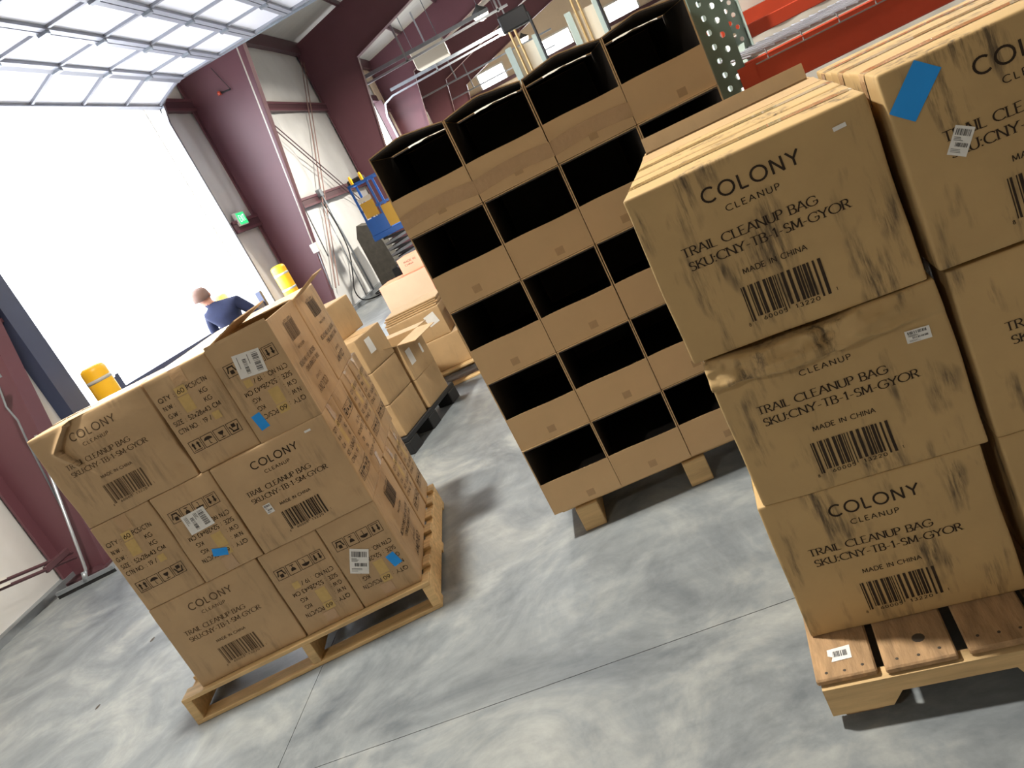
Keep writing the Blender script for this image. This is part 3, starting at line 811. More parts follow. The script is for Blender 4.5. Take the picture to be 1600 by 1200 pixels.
def flipq(qs, Wf): return [[(Wf-u, CH-v) for u, v in q] for q in qs]
oc = open_carton('upside-down open carton with large white label and blue note, top right of the left stack',
    LM @ Matrix.Translation((.808+CD/2, -.004+CW/2, LZ(2))), CD, CW, CH, 'kraft', [('L', -72, .17), ('B', -86, .13), ('F', -3, .012)],
    [('F', flipq(q_, CD), 'ink', n_) for n_, q_ in info_blocks()]+[('R', flipq(q_, CW), 'ink_faded', n_) for n_, q_ in colony_blocks()], group=GL)
plain_d = lambda p, n=None: Vector(p)+(Vector(n) if n else Vector((0, 0, 0)))
VAR['plain'] = {'d': plain_d}
_fp = face_pt
def oc_sticker(face, cu, cv, w_, h_, ang, m_, nm, lab, prt):
    kw = dict(W=CD, D=CW, H=CH)
    st = link(nm, decal_mesh(nm, [rot_rect(cu, cv, w_, h_, ang)], face, plain_d, .0016, m_, sub=2, **kw), oc); st['label'] = lab
    if prt:
        c, sn = math.cos(R(ang)), math.sin(R(ang)); q = []
        for b_ in barcode(-w_*.40, h_*.18, w_*.40, h_*.40, seed=6, n=30, tail=False)+barcode(-w_*.25, -h_*.2, w_*.4, -h_*.06, seed=9, n=30, tail=False)+[quad(-w_*.4, -h_*.36, w_*.1, -h_*.34), quad(-w_*.4, h_*.02, 0, h_*.04)]:
            q.append([(cu+c*a-sn*b, cv+sn*a+c*b) for a, b in b_])
        link('label_print', decal_mesh('label_print', q, face, plain_d, .0024, 'sticker_ink', **kw), st)
for q in info_patches():
    link('sticker_patch', decal_mesh('sticker_patch', flipq([q], CD), 'F', plain_d, .0006, 'tan_patch', W=CD, D=CW, H=CH), oc)
oc_sticker('F', .131, .308, .098, .112, -98, 'sticker', 'shipping_label', 'white shipping label', True)
oc_sticker('F', .046, .083, .040, .070, -172, 'blue_note', 'blue_note', 'bright blue paper note', False)
rc = carton('carton with a flap sticking out, rear right of the left stack top row', 'A0', place(LM, .806, .53, LZ(2), 'I', flip=True), group=GL)
fl_ = MB().box((0, 0, 0), (.005, .25, .145), Matrix.Rotation(R(66), 4, 'Y')).build('flap', 'kraft_plain', rc)
fl_.matrix_world = LM @ Matrix.Translation((.806+CD, .545, LZ(2)+CH-.006))

# =================================================================== RIGHT PALLET
RM = Matrix.Translation((5.494, 1.770, 0)) @ Matrix.Rotation(R(-8.8), 4, 'Z')
rp = thing('wooden_pallet', 'worn wooden pallet at the lower right with a torn white label', 'pallet')
rp.matrix_world = RM
PW, PY0, PD = 1.22, -.165, 1.02
def pbox(name, a, b, m_, ch=.003): return MB().cbox(a, b, ch).build(name, m_, rp)
bx_ = [(.0, .145), (.163, .325), (.350, .50), (.525, .66), (.69, .83), (.855, .99), (1.02, 1.13), (1.14, 1.22)]
for i, (a, b) in enumerate(bx_): pbox('deck_board', (a-.012, PY0+.012+random.uniform(-.006, .006), .122), (b-.012, PY0+PD, .140), 'wood_worn', .004)
def notched(y0, y1):
    poly = [(-.005, .037), (-.005, .119), (PW-.005, .119), (PW-.005, .037), (1.08, .037), (1.06, .075), (.80, .075), (.78, .037), (.44, .037), (.42, .075), (.17, .075), (.14, .037)]
    return MB().prism(poly, y0, y1).build('stringer', 'wood', rp)
for y in (PY0, PY0+PD/2-.02, PY0+PD-.04): notched(y, y+.04)
pbox('bottom_board', (.02, PY0+.03, 0), (.115, PY0+PD-.05, .037), 'wood_worn', .004)
pbox('bottom_board', (.52, PY0+.02, 0), (.70, PY0+PD-.02, .037), 'wood_worn', .004)
pbox('bottom_board', (1.10, PY0+.02, 0), (1.20, PY0+PD-.02, .037), 'wood_worn', .004)
rnd = random.Random(4)
for i, (a, b) in enumerate(bx_[:5]):
    for k in range(3):
        x_ = a+(b-a)*(.2+.3*k); y_ = PY0+.04+rnd.uniform(-.012, .012)
        MB().lathe([(.004, .1395), (.004, .1408), (.001, .1411)], 8, Matrix.Translation((x_-.012, y_, 0))).build('nail', 'nail', rp)
MB().lathe([(.016, .1398), (.013, .1406), (.006, .1410)], 12, Matrix.Translation((.245, PY0+.085, 0))).build('knot', 'nail', rp)
st_ = MB().add([(.035, -.100, .1412), (.085, -.098, .1412), (.086, -.052, .1412), (.030, -.056, .1412), (.029, -.078, .1412), (.040, -.084, .1412)], [(0, 1, 2, 3, 4, 5)]).build('label', 'sticker', rp)
st_['label'] = 'torn white label'
mb = MB()
for q in barcode(.042, -.086, .078, -.066, seed=8, n=24, tail=False): mb.add([(p[0], p[1], .1420) for p in q], [(0, 1, 2, 3)])
mb.build('label_print', 'sticker_ink', st_)

RS = .968; RH = CH*RS
def RZ(r): return .1415+r*(RH+.001)
GR = 'printed cartons on the worn pallet at the right'
carton('scuffed bottom printed carton of the near left column on the right pallet', 'D0', place(RM, .0, 0, RZ(0), 'C'), scale=RS, group=GR)
RB2 = carton('middle printed carton of the near left column on the right pallet, its top edge crushed', 'crushed', place(RM, .018, -.004, RZ(1), 'C', jit=-.4), scale=RS, group=GR)
RB3 = carton('topmost printed carton of the near left column on the right pallet', 'D1', place(RM, .004, -.006, RZ(2), 'C', jit=-.8), scale=RS, group=GR)
carton('bottom carton of the near right column, cut off by the right frame edge', 'D2', place(RM, .553, .004, RZ(0), 'C', jit=.5), scale=RS, group=GR)
carton('middle carton of the near right column, cut off by the right frame edge', 'D0', place(RM, .553, -.002, RZ(1), 'C'), scale=RS, group=GR)
RB6 = carton('top right printed carton with a large blue note and a white sticker', 'D2', place(RM, .540, -.022, RZ(2)+.012, 'C', jit=.6), scale=RS*1.02, group=GR)
lab_on(RB6, 'F', .056, .370, .052, .104, -42, material='blue_note', prt=False, name='blue_note', lab='bright blue rectangular note')
lab_on(RB6, 'F', .103, .244, .036, .056, -31, lab='white part-number sticker', seed=11)
lab_on(RB2, 'F', .450, CH-.112, .050, .030, -4, lab='white part-number sticker', seed=12)
lab_on(RB3, 'F', .452, CH-.044, .026, .009, 3, prt=False, name='small_sticker', lab='small white sticker')
# second row behind, opened flaps
for k, (xx, yy, zz, v_, l) in enumerate([
    (.01, .292, RZ(2), 'D2', 'top carton right behind the topmost near left carton of the right pallet'),
    (.545, .280, RZ(2)+.010, 'D1', 'carton behind the top right printed carton with the blue note'),
    (.0, .292, RZ(1), 'D1', 'middle-layer carton behind the crushed carton on the right pallet'),
    (.0, .292, RZ(0), 'D2', 'bottom-layer carton behind the scuffed bottom carton on the right pallet'),
    (.55, .58, RZ(2), 'D0', 'rear top carton on the right pallet, nearest the red rack beam')]):
    carton(l, v_, place(RM, xx, yy, zz, 'C', jit=random.uniform(-1, 1)), scale=RS, group=GR)
open_carton('open carton with a raised flap, back of the right pallet top layer', RM @ Matrix.Translation((.27, .585+CD/2, RZ(2)-.004)), CW, CD, RH, 'kraft_plain',
    [('F', -88, .135), ('B', 14, .045)], group=GR)

# =================================================================== BIN STACK
BWD, BHT, BDP = .3167, .3282, .90
MM = Matrix.Translation((4.731, 3.009, 0)) @ Matrix.Rotation(R(2.52), 4, 'Z')
mp_ = thing('wooden_pallet', 'wooden pallet under the tall stack of open-front bin cartons', 'pallet'); mp_.matrix_world = MM
for x0 in (.088, .582, 1.09): MB().cbox((x0, .012, 0), (x0+.10, .92, .118), .004).build('runner', 'wood', mp_)
for k in range(6): MB().cbox((.03, .03+.155*k, .118), (1.24, .13+.155*k, .138), .003).build('deck_board', 'wood', mp_)
rowname = ['bottom', 'second', 'middle', 'fourth', 'top']; colname = ['leftmost', 'second from left', 'third from left', 'rightmost']
LIP = .150
def bin_meshes(top):
    W, H, D, t_ = BWD-.003, BHT-.002, BDP, .0042
    arch = (lambda x: .024*(min(1, x/(W*.46)) if x < W*.46 else max(0, (W-x)/(W*.54)))**.9) if top else (lambda x: .0)
    m = {}
    b = MB()
    b.box((0, 0, 0), (W, D, t_)).box((0, 0, t_), (t_, D, H)).box((W-t_, 0, t_), (W, D, H)).box((t_, D-t_, t_), (W-t_, D, H))
    m['body'] = b
    n = 12
    def lipfn(x): return LIP+.0012*math.sin(x*21)
    b = MB(); b.add([(t_+(W-2*t_)*i/n, y, z) for i in range(n+1) for (y, z) in ((.0, t_), (.0, lipfn(W*i/n)), (t_, lipfn(W*i/n)), (t_, t_))],
        [f for i in range(n) for f in ((4*i, 4*i+4, 4*i+5, 4*i+1), (4*i+1, 4*i+5, 4*i+6, 4*i+2), (4*i+2, 4*i+6, 4*i+7, 4*i+3))]+[(0, 1, 2, 3), (4*n+3, 4*n+2, 4*n+1, 4*n)])
    m['front_lip'] = b
    for nm, y0, y1 in (('front_flap', .0, .448), ('rear_flap', .457, D)):
        b = MB(); vs = []; fs = []
        for i in range(n+1):
            x_ = W*i/n
            fr = 1.0 if nm == 'front_flap' else .35
            za = H-t_+arch(x_)*(1.0 if nm == 'front_flap' else .30)-(0 if nm == 'front_flap' else .008); zb = H-t_+arch(x_)*(.30 if nm == 'front_flap' else 0)
            vs += [(x_, y0, za), (x_, y1, zb), (x_, y1, zb+t_), (x_, y0, za+t_)]
        for i in range(n):
            a = 4*i
            for j in range(4): fs.append((a+j, a+(j+1) % 4, a+4+(j+1) % 4, a+4+j))
        fs += [(3, 2, 1, 0), (4*n, 4*n+1, 4*n+2, 4*n+3)]
        b.add(vs, fs); m[nm] = b
        c2 = MB(); c2.add([(min(max(v[0], .006), W-.006), v[1]+(.004 if j < 2 and y0 == 0 and j % 4 in (0, 3) else 0), v[2]-.0052) for j, v in enumerate(vs)], fs); m[nm+'_shade_liner'] = c2
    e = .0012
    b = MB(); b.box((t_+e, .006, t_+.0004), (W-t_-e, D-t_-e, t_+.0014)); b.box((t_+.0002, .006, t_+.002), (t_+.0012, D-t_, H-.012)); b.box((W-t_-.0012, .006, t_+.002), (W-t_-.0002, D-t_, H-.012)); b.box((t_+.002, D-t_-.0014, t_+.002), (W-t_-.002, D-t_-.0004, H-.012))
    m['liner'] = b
    return m
cache = {}
for top in (False, True):
    mm = bin_meshes(top); dct = {}
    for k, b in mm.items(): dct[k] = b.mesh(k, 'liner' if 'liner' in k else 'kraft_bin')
    for me in dct.values():
        bm = bmesh.new(); bm.from_mesh(me); bmesh.ops.recalc_face_normals(bm, faces=bm.faces[:]); bm.to_mesh(me); bm.free()
    cache[top] = dct
patch = MB().box((0, -.0008, 0), (.034, .0, .030)).mesh('tape_patch', 'tape_matte')
tl = bpy.data.materials.new('clear_tape'); tl.use_nodes = True; MATS['clear_tape'] = tl
_n = tl.node_tree.nodes; _l = tl.node_tree.links; _a = _n.new('ShaderNodeBsdfTranslucent'); _a.inputs[0].default_value = (.85, .82, .74, 1); _b = _n['Principled BSDF']
_b.inputs['Base Color'].default_value = (.6, .52, .38, 1); _b.inputs['Roughness'].default_value = .2
_m = _n.new('ShaderNodeMixShader'); _m.inputs[0].default_value = .35; _l.new(_a.outputs[0], _m.inputs[1]); _l.new(_b.outputs[0], _m.inputs[2]); _l.new(_m.outputs[0], _n['Material Output'].inputs[0])
seamt = MB().grid(lambda a, b: (.09+(BWD-.12)*a, .447+.010*b, BHT-.004+.007*max(0, 1-abs(2*a-1))-.010*b+.0015*math.sin(a*17)*b), 16, 2).mesh('seam_glow_tape', 'clear_tape', smooth=True)  # strip added and tilted so light leaking through the seam glows
btape = MB().grid(lambda a, b: (a*BWD, -.0012-.0006*math.sin(a*9), .03+.055*b+.012*math.sin(a*3)), 16, 2).mesh('tape', 'tape_lip', smooth=True)
for r in range(5):
    for c_ in range(4):
        if r < 2 and c_ == 3: pass
        lbl = ('%s open-front bin carton in the %s row of the tall stack' % (colname[c_], rowname[r]))
        t = thing('bin_carton', lbl, 'box', group='open-front bin cartons in the tall stack')
        t.matrix_world = MM @ Matrix.Translation((c_*BWD+random.uniform(-.0006, .0006), random.uniform(-.004, .004), .140+r*BHT))
        for k, me in cache[r == 4].items(): link(k, me, t)
        p = link('tape_patch', patch, t); p.location = (BWD*.46+random.uniform(-.02, .03), 0, .012+random.uniform(0, .02))
        if r == 4 and c_ < 3: link('tape', btape, t)
        if r == 4: link('seam_glow_tape', seamt, t)

# =================================================================== BOXES BEHIND
def plain_box(label, M, W, D, H, material='kraft_plain', seed=1, stickers=(), seam=True, prints=(), group=None, name='carton', wob=.004):
    d = make_deform(seed, bulge=.005, wob=wob, W=W, D=D, H=H)
    o = link(name, carton_mesh(name, d, material, W, D, H, n=6)); o.matrix_world = M; tag(o, label, 'box', group)
    for (fc, cu, cv, w_, h_, ang, m_) in stickers:
        link('label' if m_ == 'sticker' else 'note', decal_mesh('label', [rot_rect(cu, cv, w_, h_, ang)], fc, d, .002, m_, sub=3, W=W, D=D, H=H), o)
    for fc, q in prints: link('print', decal_mesh('print', q, fc, d, .0014, 'ink_faded', W=W, D=D, H=H), o)
    if seam: link('tape', decal_mesh('tape', [quad(0.005, D/2-.025, W-.005, D/2+.025)], 'T', d, .0014, 'tape_matte', sub=6, W=W, D=D, H=H), o)
    return o
GB = 'plain cartons on the black pallet'
AM = Matrix.Translation((3.56, 5.03, 0)) @ Matrix.Rotation(R(-13), 4, 'Z')
bp_ = thing('plastic_pallet', 'black plastic pallet under the plain cartons behind the left stack', 'pallet'); bp_.matrix_world = AM
MB().cbox((-1.05, -.02, .10), (.0, .95, .138), .006).build('deck', 'black_plastic', bp_)
for x0 in (-1.05, -.58, -.14):
    for y0 in (-.02, .36, .80): MB().cbox((x0, y0, 0), (x0+.14, y0+.15, .10), .006).build('foot', 'black_plastic', bp_)
BH_ = .255
for k in range(3):
    lb = ['bottom plain carton of the near column on the black pallet', 'middle plain carton of the near column on the black pallet', 'top plain carton of the near column on the black pallet, white label on its side'][k]
    plain_box(lb, AM @ Matrix.Translation((-.23+random.uniform(-.01, .01), .21, .139+k*BH_)), .45, .40, BH_-.003, seed=40+k,
              stickers=[('R', .15, .16, .085, .11, 0, 'sticker')] if k == 2 else (), group=GB)
    plain_box(['bottom', 'middle', 'top'][k]+' plain carton of the far-left column on the black pallet', AM @ Matrix.Translation((-.72, .21, .139+k*BH_)), .45, .40, BH_-.003, seed=50+k, group=GB)
plain_box('plain carton sitting on top of the near column on the black pallet', AM @ Matrix.Translation((-.42, .32, .139+3*BH_)), .44, .40, .26, seed=47, group=GB)
plain_box('bottom plain carton of the rear column on the black pallet', AM @ Matrix.Translation((-.20, .66, .139)), .40, .40, .24, seed=45, group=GB)
ob = open_carton('plain carton with raised flap and two white labels on the black pallet', AM @ Matrix.Translation((-.20, .66, .139+.242)), .40, .40, .29, 'kraft_plain',
    [('F', 75, .19), ('B', 92, .19), ('L', 20, .16), ('R', 95, .16)], [('R', [rot_rect(.10, .16, .085, .12, 0)], 'sticker', 'label'), ('R', [rot_rect(.30, .15, .03, .08, 0)], 'sticker', 'label')], group=GB)

WM = Matrix.Translation((3.35, 6.32, 0))
stringer_pallet('light wooden pallet with cartons beside the tall bin stack', WM, 1.22, 1.0, nb=6)
GW = 'cartons on the light wooden pallet'
plain_box('lower carton on the light wooden pallet, left', WM @ Matrix.Translation((.30, .30, .140)), .50, .45, .28, seed=61, group=GW)
plain_box('upper carton with a white label on the light wooden pallet, left', WM @ Matrix.Translation((.24, .34, .421)), .50, .50, .26, seed=62, stickers=[('F', .40, .17, .10, .10, 12, 'sticker')], group=GW)
plain_box('right-hand lower carton on the light wooden pallet, beside the bin stack', WM @ Matrix.Translation((.86, .32, .140)), .50, .45, .30, seed=63, group=GW)
plain_box('right-hand upper carton on the light wooden pallet, beside the bin stack', WM @ Matrix.Translation((.86, .36, .442)), .50, .45, .27, seed=64, group=GW)
for k in range(4):
    z = .684+k*.016
    o = MB().cbox((0, 0, 0), (.50, .40, .013), .003).build('cardboard_sheet', 'kraft_plain'); o.matrix_world = WM @ Matrix.Translation((-.02+.012*(k % 2), .12+.02*k, z)) @ Matrix.Rotation(R(random.uniform(-3, 3)), 4, 'Z')
    tag(o, 'flat cardboard sheet in the small pile on the labelled carton', 'cardboard', 'flat cardboard sheets')
    o['label'] = ['lowest', 'second lowest', 'second highest', 'topmost'][k]+' flat cardboard sheet in the pile on the labelled carton'
PKM = Matrix.Translation((2.06, 12.55, 0)) @ Matrix.Rotation(R(-6), 4, 'Z')
plain_box('large peach-coloured carton on the sunlit floor by the far wall', PKM, .88, .50, .46, material='peach', seed=71)
plain_box('smaller peach carton stacked on the large peach carton', PKM @ Matrix.Translation((.30, .12, .462)), .62, .40, .26, material='peach', seed=72,
          prints=[('F', text_quads('MADE IN', .10, .17, .03, width=.22, weight=.16)+text_quads('CHINA', .10, .12, .025, width=.16, weight=.16))])
plain_box('brown carton corner at the far left edge on the floor', Matrix.Translation((.55, 3.62, 0)) @ Matrix.Rotation(R(8), 4, 'Z'), .34, .4, .12, seed=75)

# =================================================================== DOCK AREA THINGS
def bollard(x_, y_, label, h=1.52, r=.12):
    t = thing('bollard', label, 'bollard', (x_, y_, 0), 0, 'yellow bollards at the dock door')
    MB().lathe([(r, 0), (r, h-.06), (r*.93, h-.025), (r*.7, h-.005), (r*.2, h)], 24).build('post', 'yellow', t, smooth=True)
    for z in (h-.17, h-.42): MB().lathe([(r+.002, z), (r+.002, z+.035)], 24).build('reflective_band', 'reflector', t, smooth=True)
    MB().lathe([(r+.06, 0), (r+.06, .015)], 20).build('base_plate', 'yellow', t)
bollard(.42, 6.86, 'yellow bollard with two grey bands left of the dock doorway')
bollard(.42, 11.98, 'yellow bollard right of the dock doorway, under the green exit sign')
bollard(-1.0, 12.6, 'yellow bollard outside the dock doorway, behind the person')
br = thing('safety_rail', 'dark blue horizontal safety rail across the dock doorway', 'rail', (.12, 7.45, 0))
MB().beam((0, 0, 1.13), (0, 4.1, 1.10), .05, .075).build('bar', 'dark_trim', br)
MB().box((-.04, -.05, 0), (.04, .03, 1.30)).build('post', 'dark_trim', br); MB().box((-.04, 4.07, 0), (.04, 4.15, 1.30)).build('post', 'dark_trim', br)
MB().prism([(-.03, 1.10), (.03, 1.10), (.03, 1.32), (-.03, 1.24)], .03, .09).build('latch', 'dark_trim', br)

ex = thing('exit_sign', 'lit green exit sign above the girt right of the dock door', 'sign', (.06, 12.55, 2.42))
MB().cbox((-.04, -.17, -.11), (.02, .17, .11), .008).build('housing', 'plain_white', ex)
MB().box((.02, -.15, -.095), (.026, .15, .095)).build('sign_face', 'exit_green', ex)
mb = MB()
for q in text_quads('EXIT', -.11, -.05, .10, width=.22, weight=.16): mb.add([(.0275, p[0], p[1]) for p in q], [(0, 1, 2, 3)])
mb.build('lettering', 'exit_letter', ex)

# squeegee, brace rod
sq = thing('floor_squeegee', 'floor squeegee with long metal handle leaning against the left maroon frame', 'squeegee', (0, 0, 0))
MB().beam((.15, 5.25, .045), (.68, 5.335, .045), .03, .03).build('head', 'galv', sq)
MB().beam((.15, 5.245, .015), (.68, 5.33, .015), .008, .03).build('blade', 'rubber', sq)
MB().tube([(.42, 5.30, .05), (.43, 5.35, .12), (.62, 5.545, 1.25)], .013, 10).build('handle', 'steel', sq, smooth=True)
MB().tube([(.42, 5.29, .04), (.425, 5.32, .11)], .022, 10).build('socket', 'galv', sq, smooth=True)
rd = thing('brace_rod', 'dark turnbuckle brace rods running left from the foot of the left maroon frame', 'brace', (0, 0, 0))
for k in (0, 1): MB().tube([(.26, 5.52, .20+.05*k), (.24, 4.2, .56+.05*k)], .014, 8).build('rod', 'maroon_dark', rd)
MB().cbox((.235, 5.20, .255), (.275, 5.5, .315), .008).build('turnbuckle', 'maroon_dark', rd)
for k in (0, 1): MB().beam((.275, 4.60, .465+.05*k), (.272, 4.85, .40+.05*k), .02, .02).build('rod_glint', 'plain_white', rd)  # white pieces painted on as reflections along the rods
cd = thing('conduit', 'pale conduit running down the flange of the left maroon frame', 'conduit', (0, 0, 0))
MB().tube([(1.25, 5.50, 4.9), (.66, 5.50, 1.75), (.62, 5.47, 1.55), (.65, 5.45, 1.42), (.56, 5.50, 1.22), (.45, 5.50, .6)], .008, 8).build('pipe', 'galv', cd, smooth=True)
for z_, x_ in ((1.78, .67), (3.2, .93)): MB().box((x_-.03, 5.48, z_-.015), (x_+.03, 5.53, z_+.015)).build('strap', 'galv', cd)

# second bay: cross bracing, conduits, cable, junction box
xb = thing('cross_bracing', 'crossed maroon brace rods on the white wall right of the door frame', 'brace', (0, 0, 0))
for k in (0, 1):
    MB().tube([(.10, 20.7-.22*k, 5.5), (.10, 14.95-.22*k, .62)], .012, 8).build('rod', 'hose', xb)
    MB().tube([(.12, 14.0, 5.33-.16*k), (.12, 21.0, .82-.16*k)], .012, 8).build('rod', 'maroon_dark', xb)
ct = thing('conduit_run', 'grey conduits running down the white wall below the girt', 'conduit', (0, 0, 0))
MB().tube([(.11, 16.75, 2.4), (.11, 16.75, .08)], .022, 8).build('pipe', 'galv', ct, smooth=True)
MB().tube([(.11, 16.45, 2.2), (.11, 16.1, .1)], .012, 8).build('pipe', 'galv', ct, smooth=True)
MB().tube([(.11, 15.9, 5.3), (.11, 15.2, 1.2)], .012, 8).build('pipe', 'grey_metal', ct, smooth=True)
MB().cbox((.04, 16.66, 2.32), (.13, 16.86, 2.48), .01).build('fitting', 'galv', ct)
def smooth_path(P, n=6):
    P = [Vector(p) for p in P]; out = []
    for i in range(len(P)-1):
        a, b, c, d = P[max(i-1, 0)], P[i], P[i+1], P[min(i+2, len(P)-1)]
        for k in range(n):
            t = k/n; out.append(.5*((2*b)+(c-a)*t+(2*a-5*b+4*c-d)*t*t+(3*b-a-3*c+d)*t**3))
    return out+[P[-1]]
cb = tag(MB().tube(smooth_path([(.09, 16.6, 2.2), (.10, 16.7, 1.7), (.11, 16.55, 1.1), (.12, 16.0, .65), (.13, 15.55, .35), (.2, 15.5, .12), (.4, 15.7, .03), (.7, 16.0, .03), (.75, 16.5, .03), (.45, 16.6, .04), (.3, 16.2, .05), (.5, 15.8, .06), (.8, 16.2, .05)]), .014, 8).build('cable', 'rubber', smooth=True), 'black cable hanging down the white wall and coiled on the floor', 'cable')
jb = thing('junction_box', 'small white junction box on the edge of the frame beside the dock door', 'electrical box', (.72, 13.12, 1.48))
MB().cbox((-.06, -.06, -.08), (.06, .02, .08), .008).build('box', 'plain_white', jb)
MB().tube([(-.0, -.01, .08), (.50, -.01, 3.3)], .012, 8).build('pipe', 'plain_white', jb, smooth=True)
MB().tube([(0, -.01, -.08), (-.10, -.01, -.75)], .011, 8).build('pipe', 'galv', jb, smooth=True)
hk = thing('hanging_tool', 'small red-handled tool hanging by a cord on the frame beside the dock door', 'tool', (.75, 13.22, 4.28))
MB().tube([(0, 0, 0), (-.12, 0, .42)], .006, 6).build('cord', 'black', hk); MB().tube([(0, -.02, 0), (-.16, -.02, .02)], .012, 8).build('shaft', 'black', hk); MB().lathe([(.03, -.03), (.035, 0), (.02, .03)], 10, Matrix.Translation((-.2, -.02, .03))).build('handle', 'rack_red', hk)

# blue scissor lift --------------------------------------------------------
lf = thing('scissor_lift', 'blue scissor lift with yellow panels parked by the far white wall', 'lift', (.98, 15.7, 0), R(4))
MB().cbox((-.02, -.02, 1.02), (1.5, .75, 1.14), .01).build('platform', 'lift_blue', lf)
for x_ in (0, .38, .80, 1.45):
    for y_ in (0, .70): MB().box((x_, y_, 1.14), (x_+.045, y_+.045, 2.18)).build('rail_post', 'lift_blue', lf)
for z_ in (1.62, 2.16):
    for y_ in (0, .70): MB().box((0, y_, z_), (1.5, y_+.045, z_+.05)).build('guard_rail', 'lift_blue', lf)
    for x_ in (0, 1.45): MB().box((x_, 0, z_), (x_+.045, .75, z_+.05)).build('guard_rail', 'lift_blue', lf)
MB().box((.06, -.01, 1.48), (.34, .0, 1.80)).build('panel', 'ochre', lf); MB().box((.42, -.03, 1.16), (.78, -.005, 1.60)).build('panel', 'ochre', lf)
MB().box((.06, -.012, 1.81), (.34, 0, 1.90)).build('panel', 'cream', lf)
MB().box((.0, -.03, 1.14), (.42, -.004, 1.46)).build('toe_board', 'lift_blue', lf)
MB().cbox((.02, .05, 2.20), (.35, .35, 2.30), .02).build('control_box', 'black', lf)
for x_ in (.12, .34): MB().lathe([(.03, 2.2), (.035, 2.30), (.02, 2.36)], 10, Matrix.Translation((x_, .0, 0))).build('beacon', 'yellow', lf)
for k in range(5):
    z_ = .38+k*.125
    MB().beam((.15, .0, z_), (1.35, .0, z_+.12), .05, .05).build('scissor_arm', 'grey_metal', lf); MB().beam((.15, .06, z_+.12), (1.35, .06, z_), .05, .05).build('scissor_arm', 'black', lf)
    MB().beam((.15, .6, z_), (1.35, .6, z_+.12), .05, .05).build('scissor_arm', 'black', lf)
MB().cbox((.0, .0, .12), (1.5, .75, .38), .02).build('chassis', 'black', lf)
for x_ in (.2, 1.3):
    for y_ in (-.02, .68): MB().lathe([(.13, 0), (.13, .09)], 16, Matrix.Translation((x_, y_+.09, .13)) @ Matrix.Rotation(R(90), 4, 'X')).build('wheel', 'rubber', lf)
gc = tag(MB().prism([(0, 0), (.55, 0), (.50, .9), (.40, 1.35), (.12, 1.45), (0, 1.2)], 0, .5).build('covered_post', 'grime'), 'dark grimy covered object standing between the white wall and the blue lift', 'equipment')
gc.matrix_world = Matrix.Translation((.25, 17.0, 0))

# unit heater, lamps --------------------------------------------------------
ht = thing('unit_heater', 'cream suspended unit heater below the far roof', 'heater', (2.15, 23.7, 4.42), R(2))
MB().cbox((0, 0, 0), (1.0, .6, .52), .02).build('casing', 'cream', ht)
for k in range(6): MB().box((.95, .06+.085*k, .08), (1.01, .10+.085*k, .46)).build('louver', 'grey_metal', ht)
for x_ in (.1, .9): MB().tube([(x_, .3, .52), (x_, .3, 2.1)], .012, 6).build('hanger', 'galv', ht)
def high_bay(x_, y_, z_, label, power, visible=True):
    t = thing('high_bay_lamp', label, 'lamp', (x_, y_, z_), 0, 'high bay lamps')
    MB().lathe([(.27, 0), (.25, .07), (.15, .14), (.07, .20), (.03, .26)], 24).build('housing', 'lamp_body', t, smooth=True)
    MB().lathe([(.04, -.230), (.15, -.20), (.23, -.12), (.26, -.002)], 24).build('lens', 'lamp_lens', t, smooth=True)
    MB().tube([(0, 0, .26), (0, 0, zroof(x_)-z_+.2)], .008, 6).build('hanger', 'galv', t)
    ld = bpy.data.lights.new('lamp_light', 'AREA'); ld.shape = 'DISK'; ld.size = .36; ld.energy = power; ld.color = LAMP_COL; ld.spread = R(170)
    lo = bpy.data.objects.new('lamp_light', ld); COL.objects.link(lo); lo.parent = t; lo.location = (0, 0, -.245)
LP = LAMP_POWER
high_bay(3.6, 3.0, 5.7, 'high bay lamp hanging above the stacks, out of the frame', LP)
high_bay(9.8, 3.0, 5.9, 'high bay lamp above the racks, out of the frame', LP*.25)
high_bay(3.9, 9.0, 5.7, 'high bay lamp above the aisle behind the bin stack, out of the frame', LP*.6)
high_bay(9.8, 9.0, 5.9, 'high bay lamp over the rear racks, out of the frame', LP*.5)
high_bay(4.0, 16.0, 5.6, 'high bay lamp over the middle of the hall, out of the frame', LP*1.7)
high_bay(4.28, 26.6, 5.35, 'nearer glowing lamp under the far roof, upper left of the two visible', LP*1.8)
high_bay(4.55, 33.0, 5.35, 'farther glowing lamp under the far roof, lower right of the two visible', LP*1.8)
high_bay(5.0, 41.5, 5.5, 'added lamp brightening the beige back wall, hidden behind the bin stack', LP*4)  # lamp added to brighten the end wall
high_bay(10.5, 33.0, 5.6, 'high bay lamp in the far right of the hall, out of the frame', LP)
high_bay(10.5, 20.0, 5.6, 'high bay lamp over the far right aisle, out of the frame', LP*.35)
high_bay(2.6, -3.4, 5.5, 'added fill lamp behind the camera, out of the frame', LP*.22)  # unseen fill light added to lighten the carton fronts

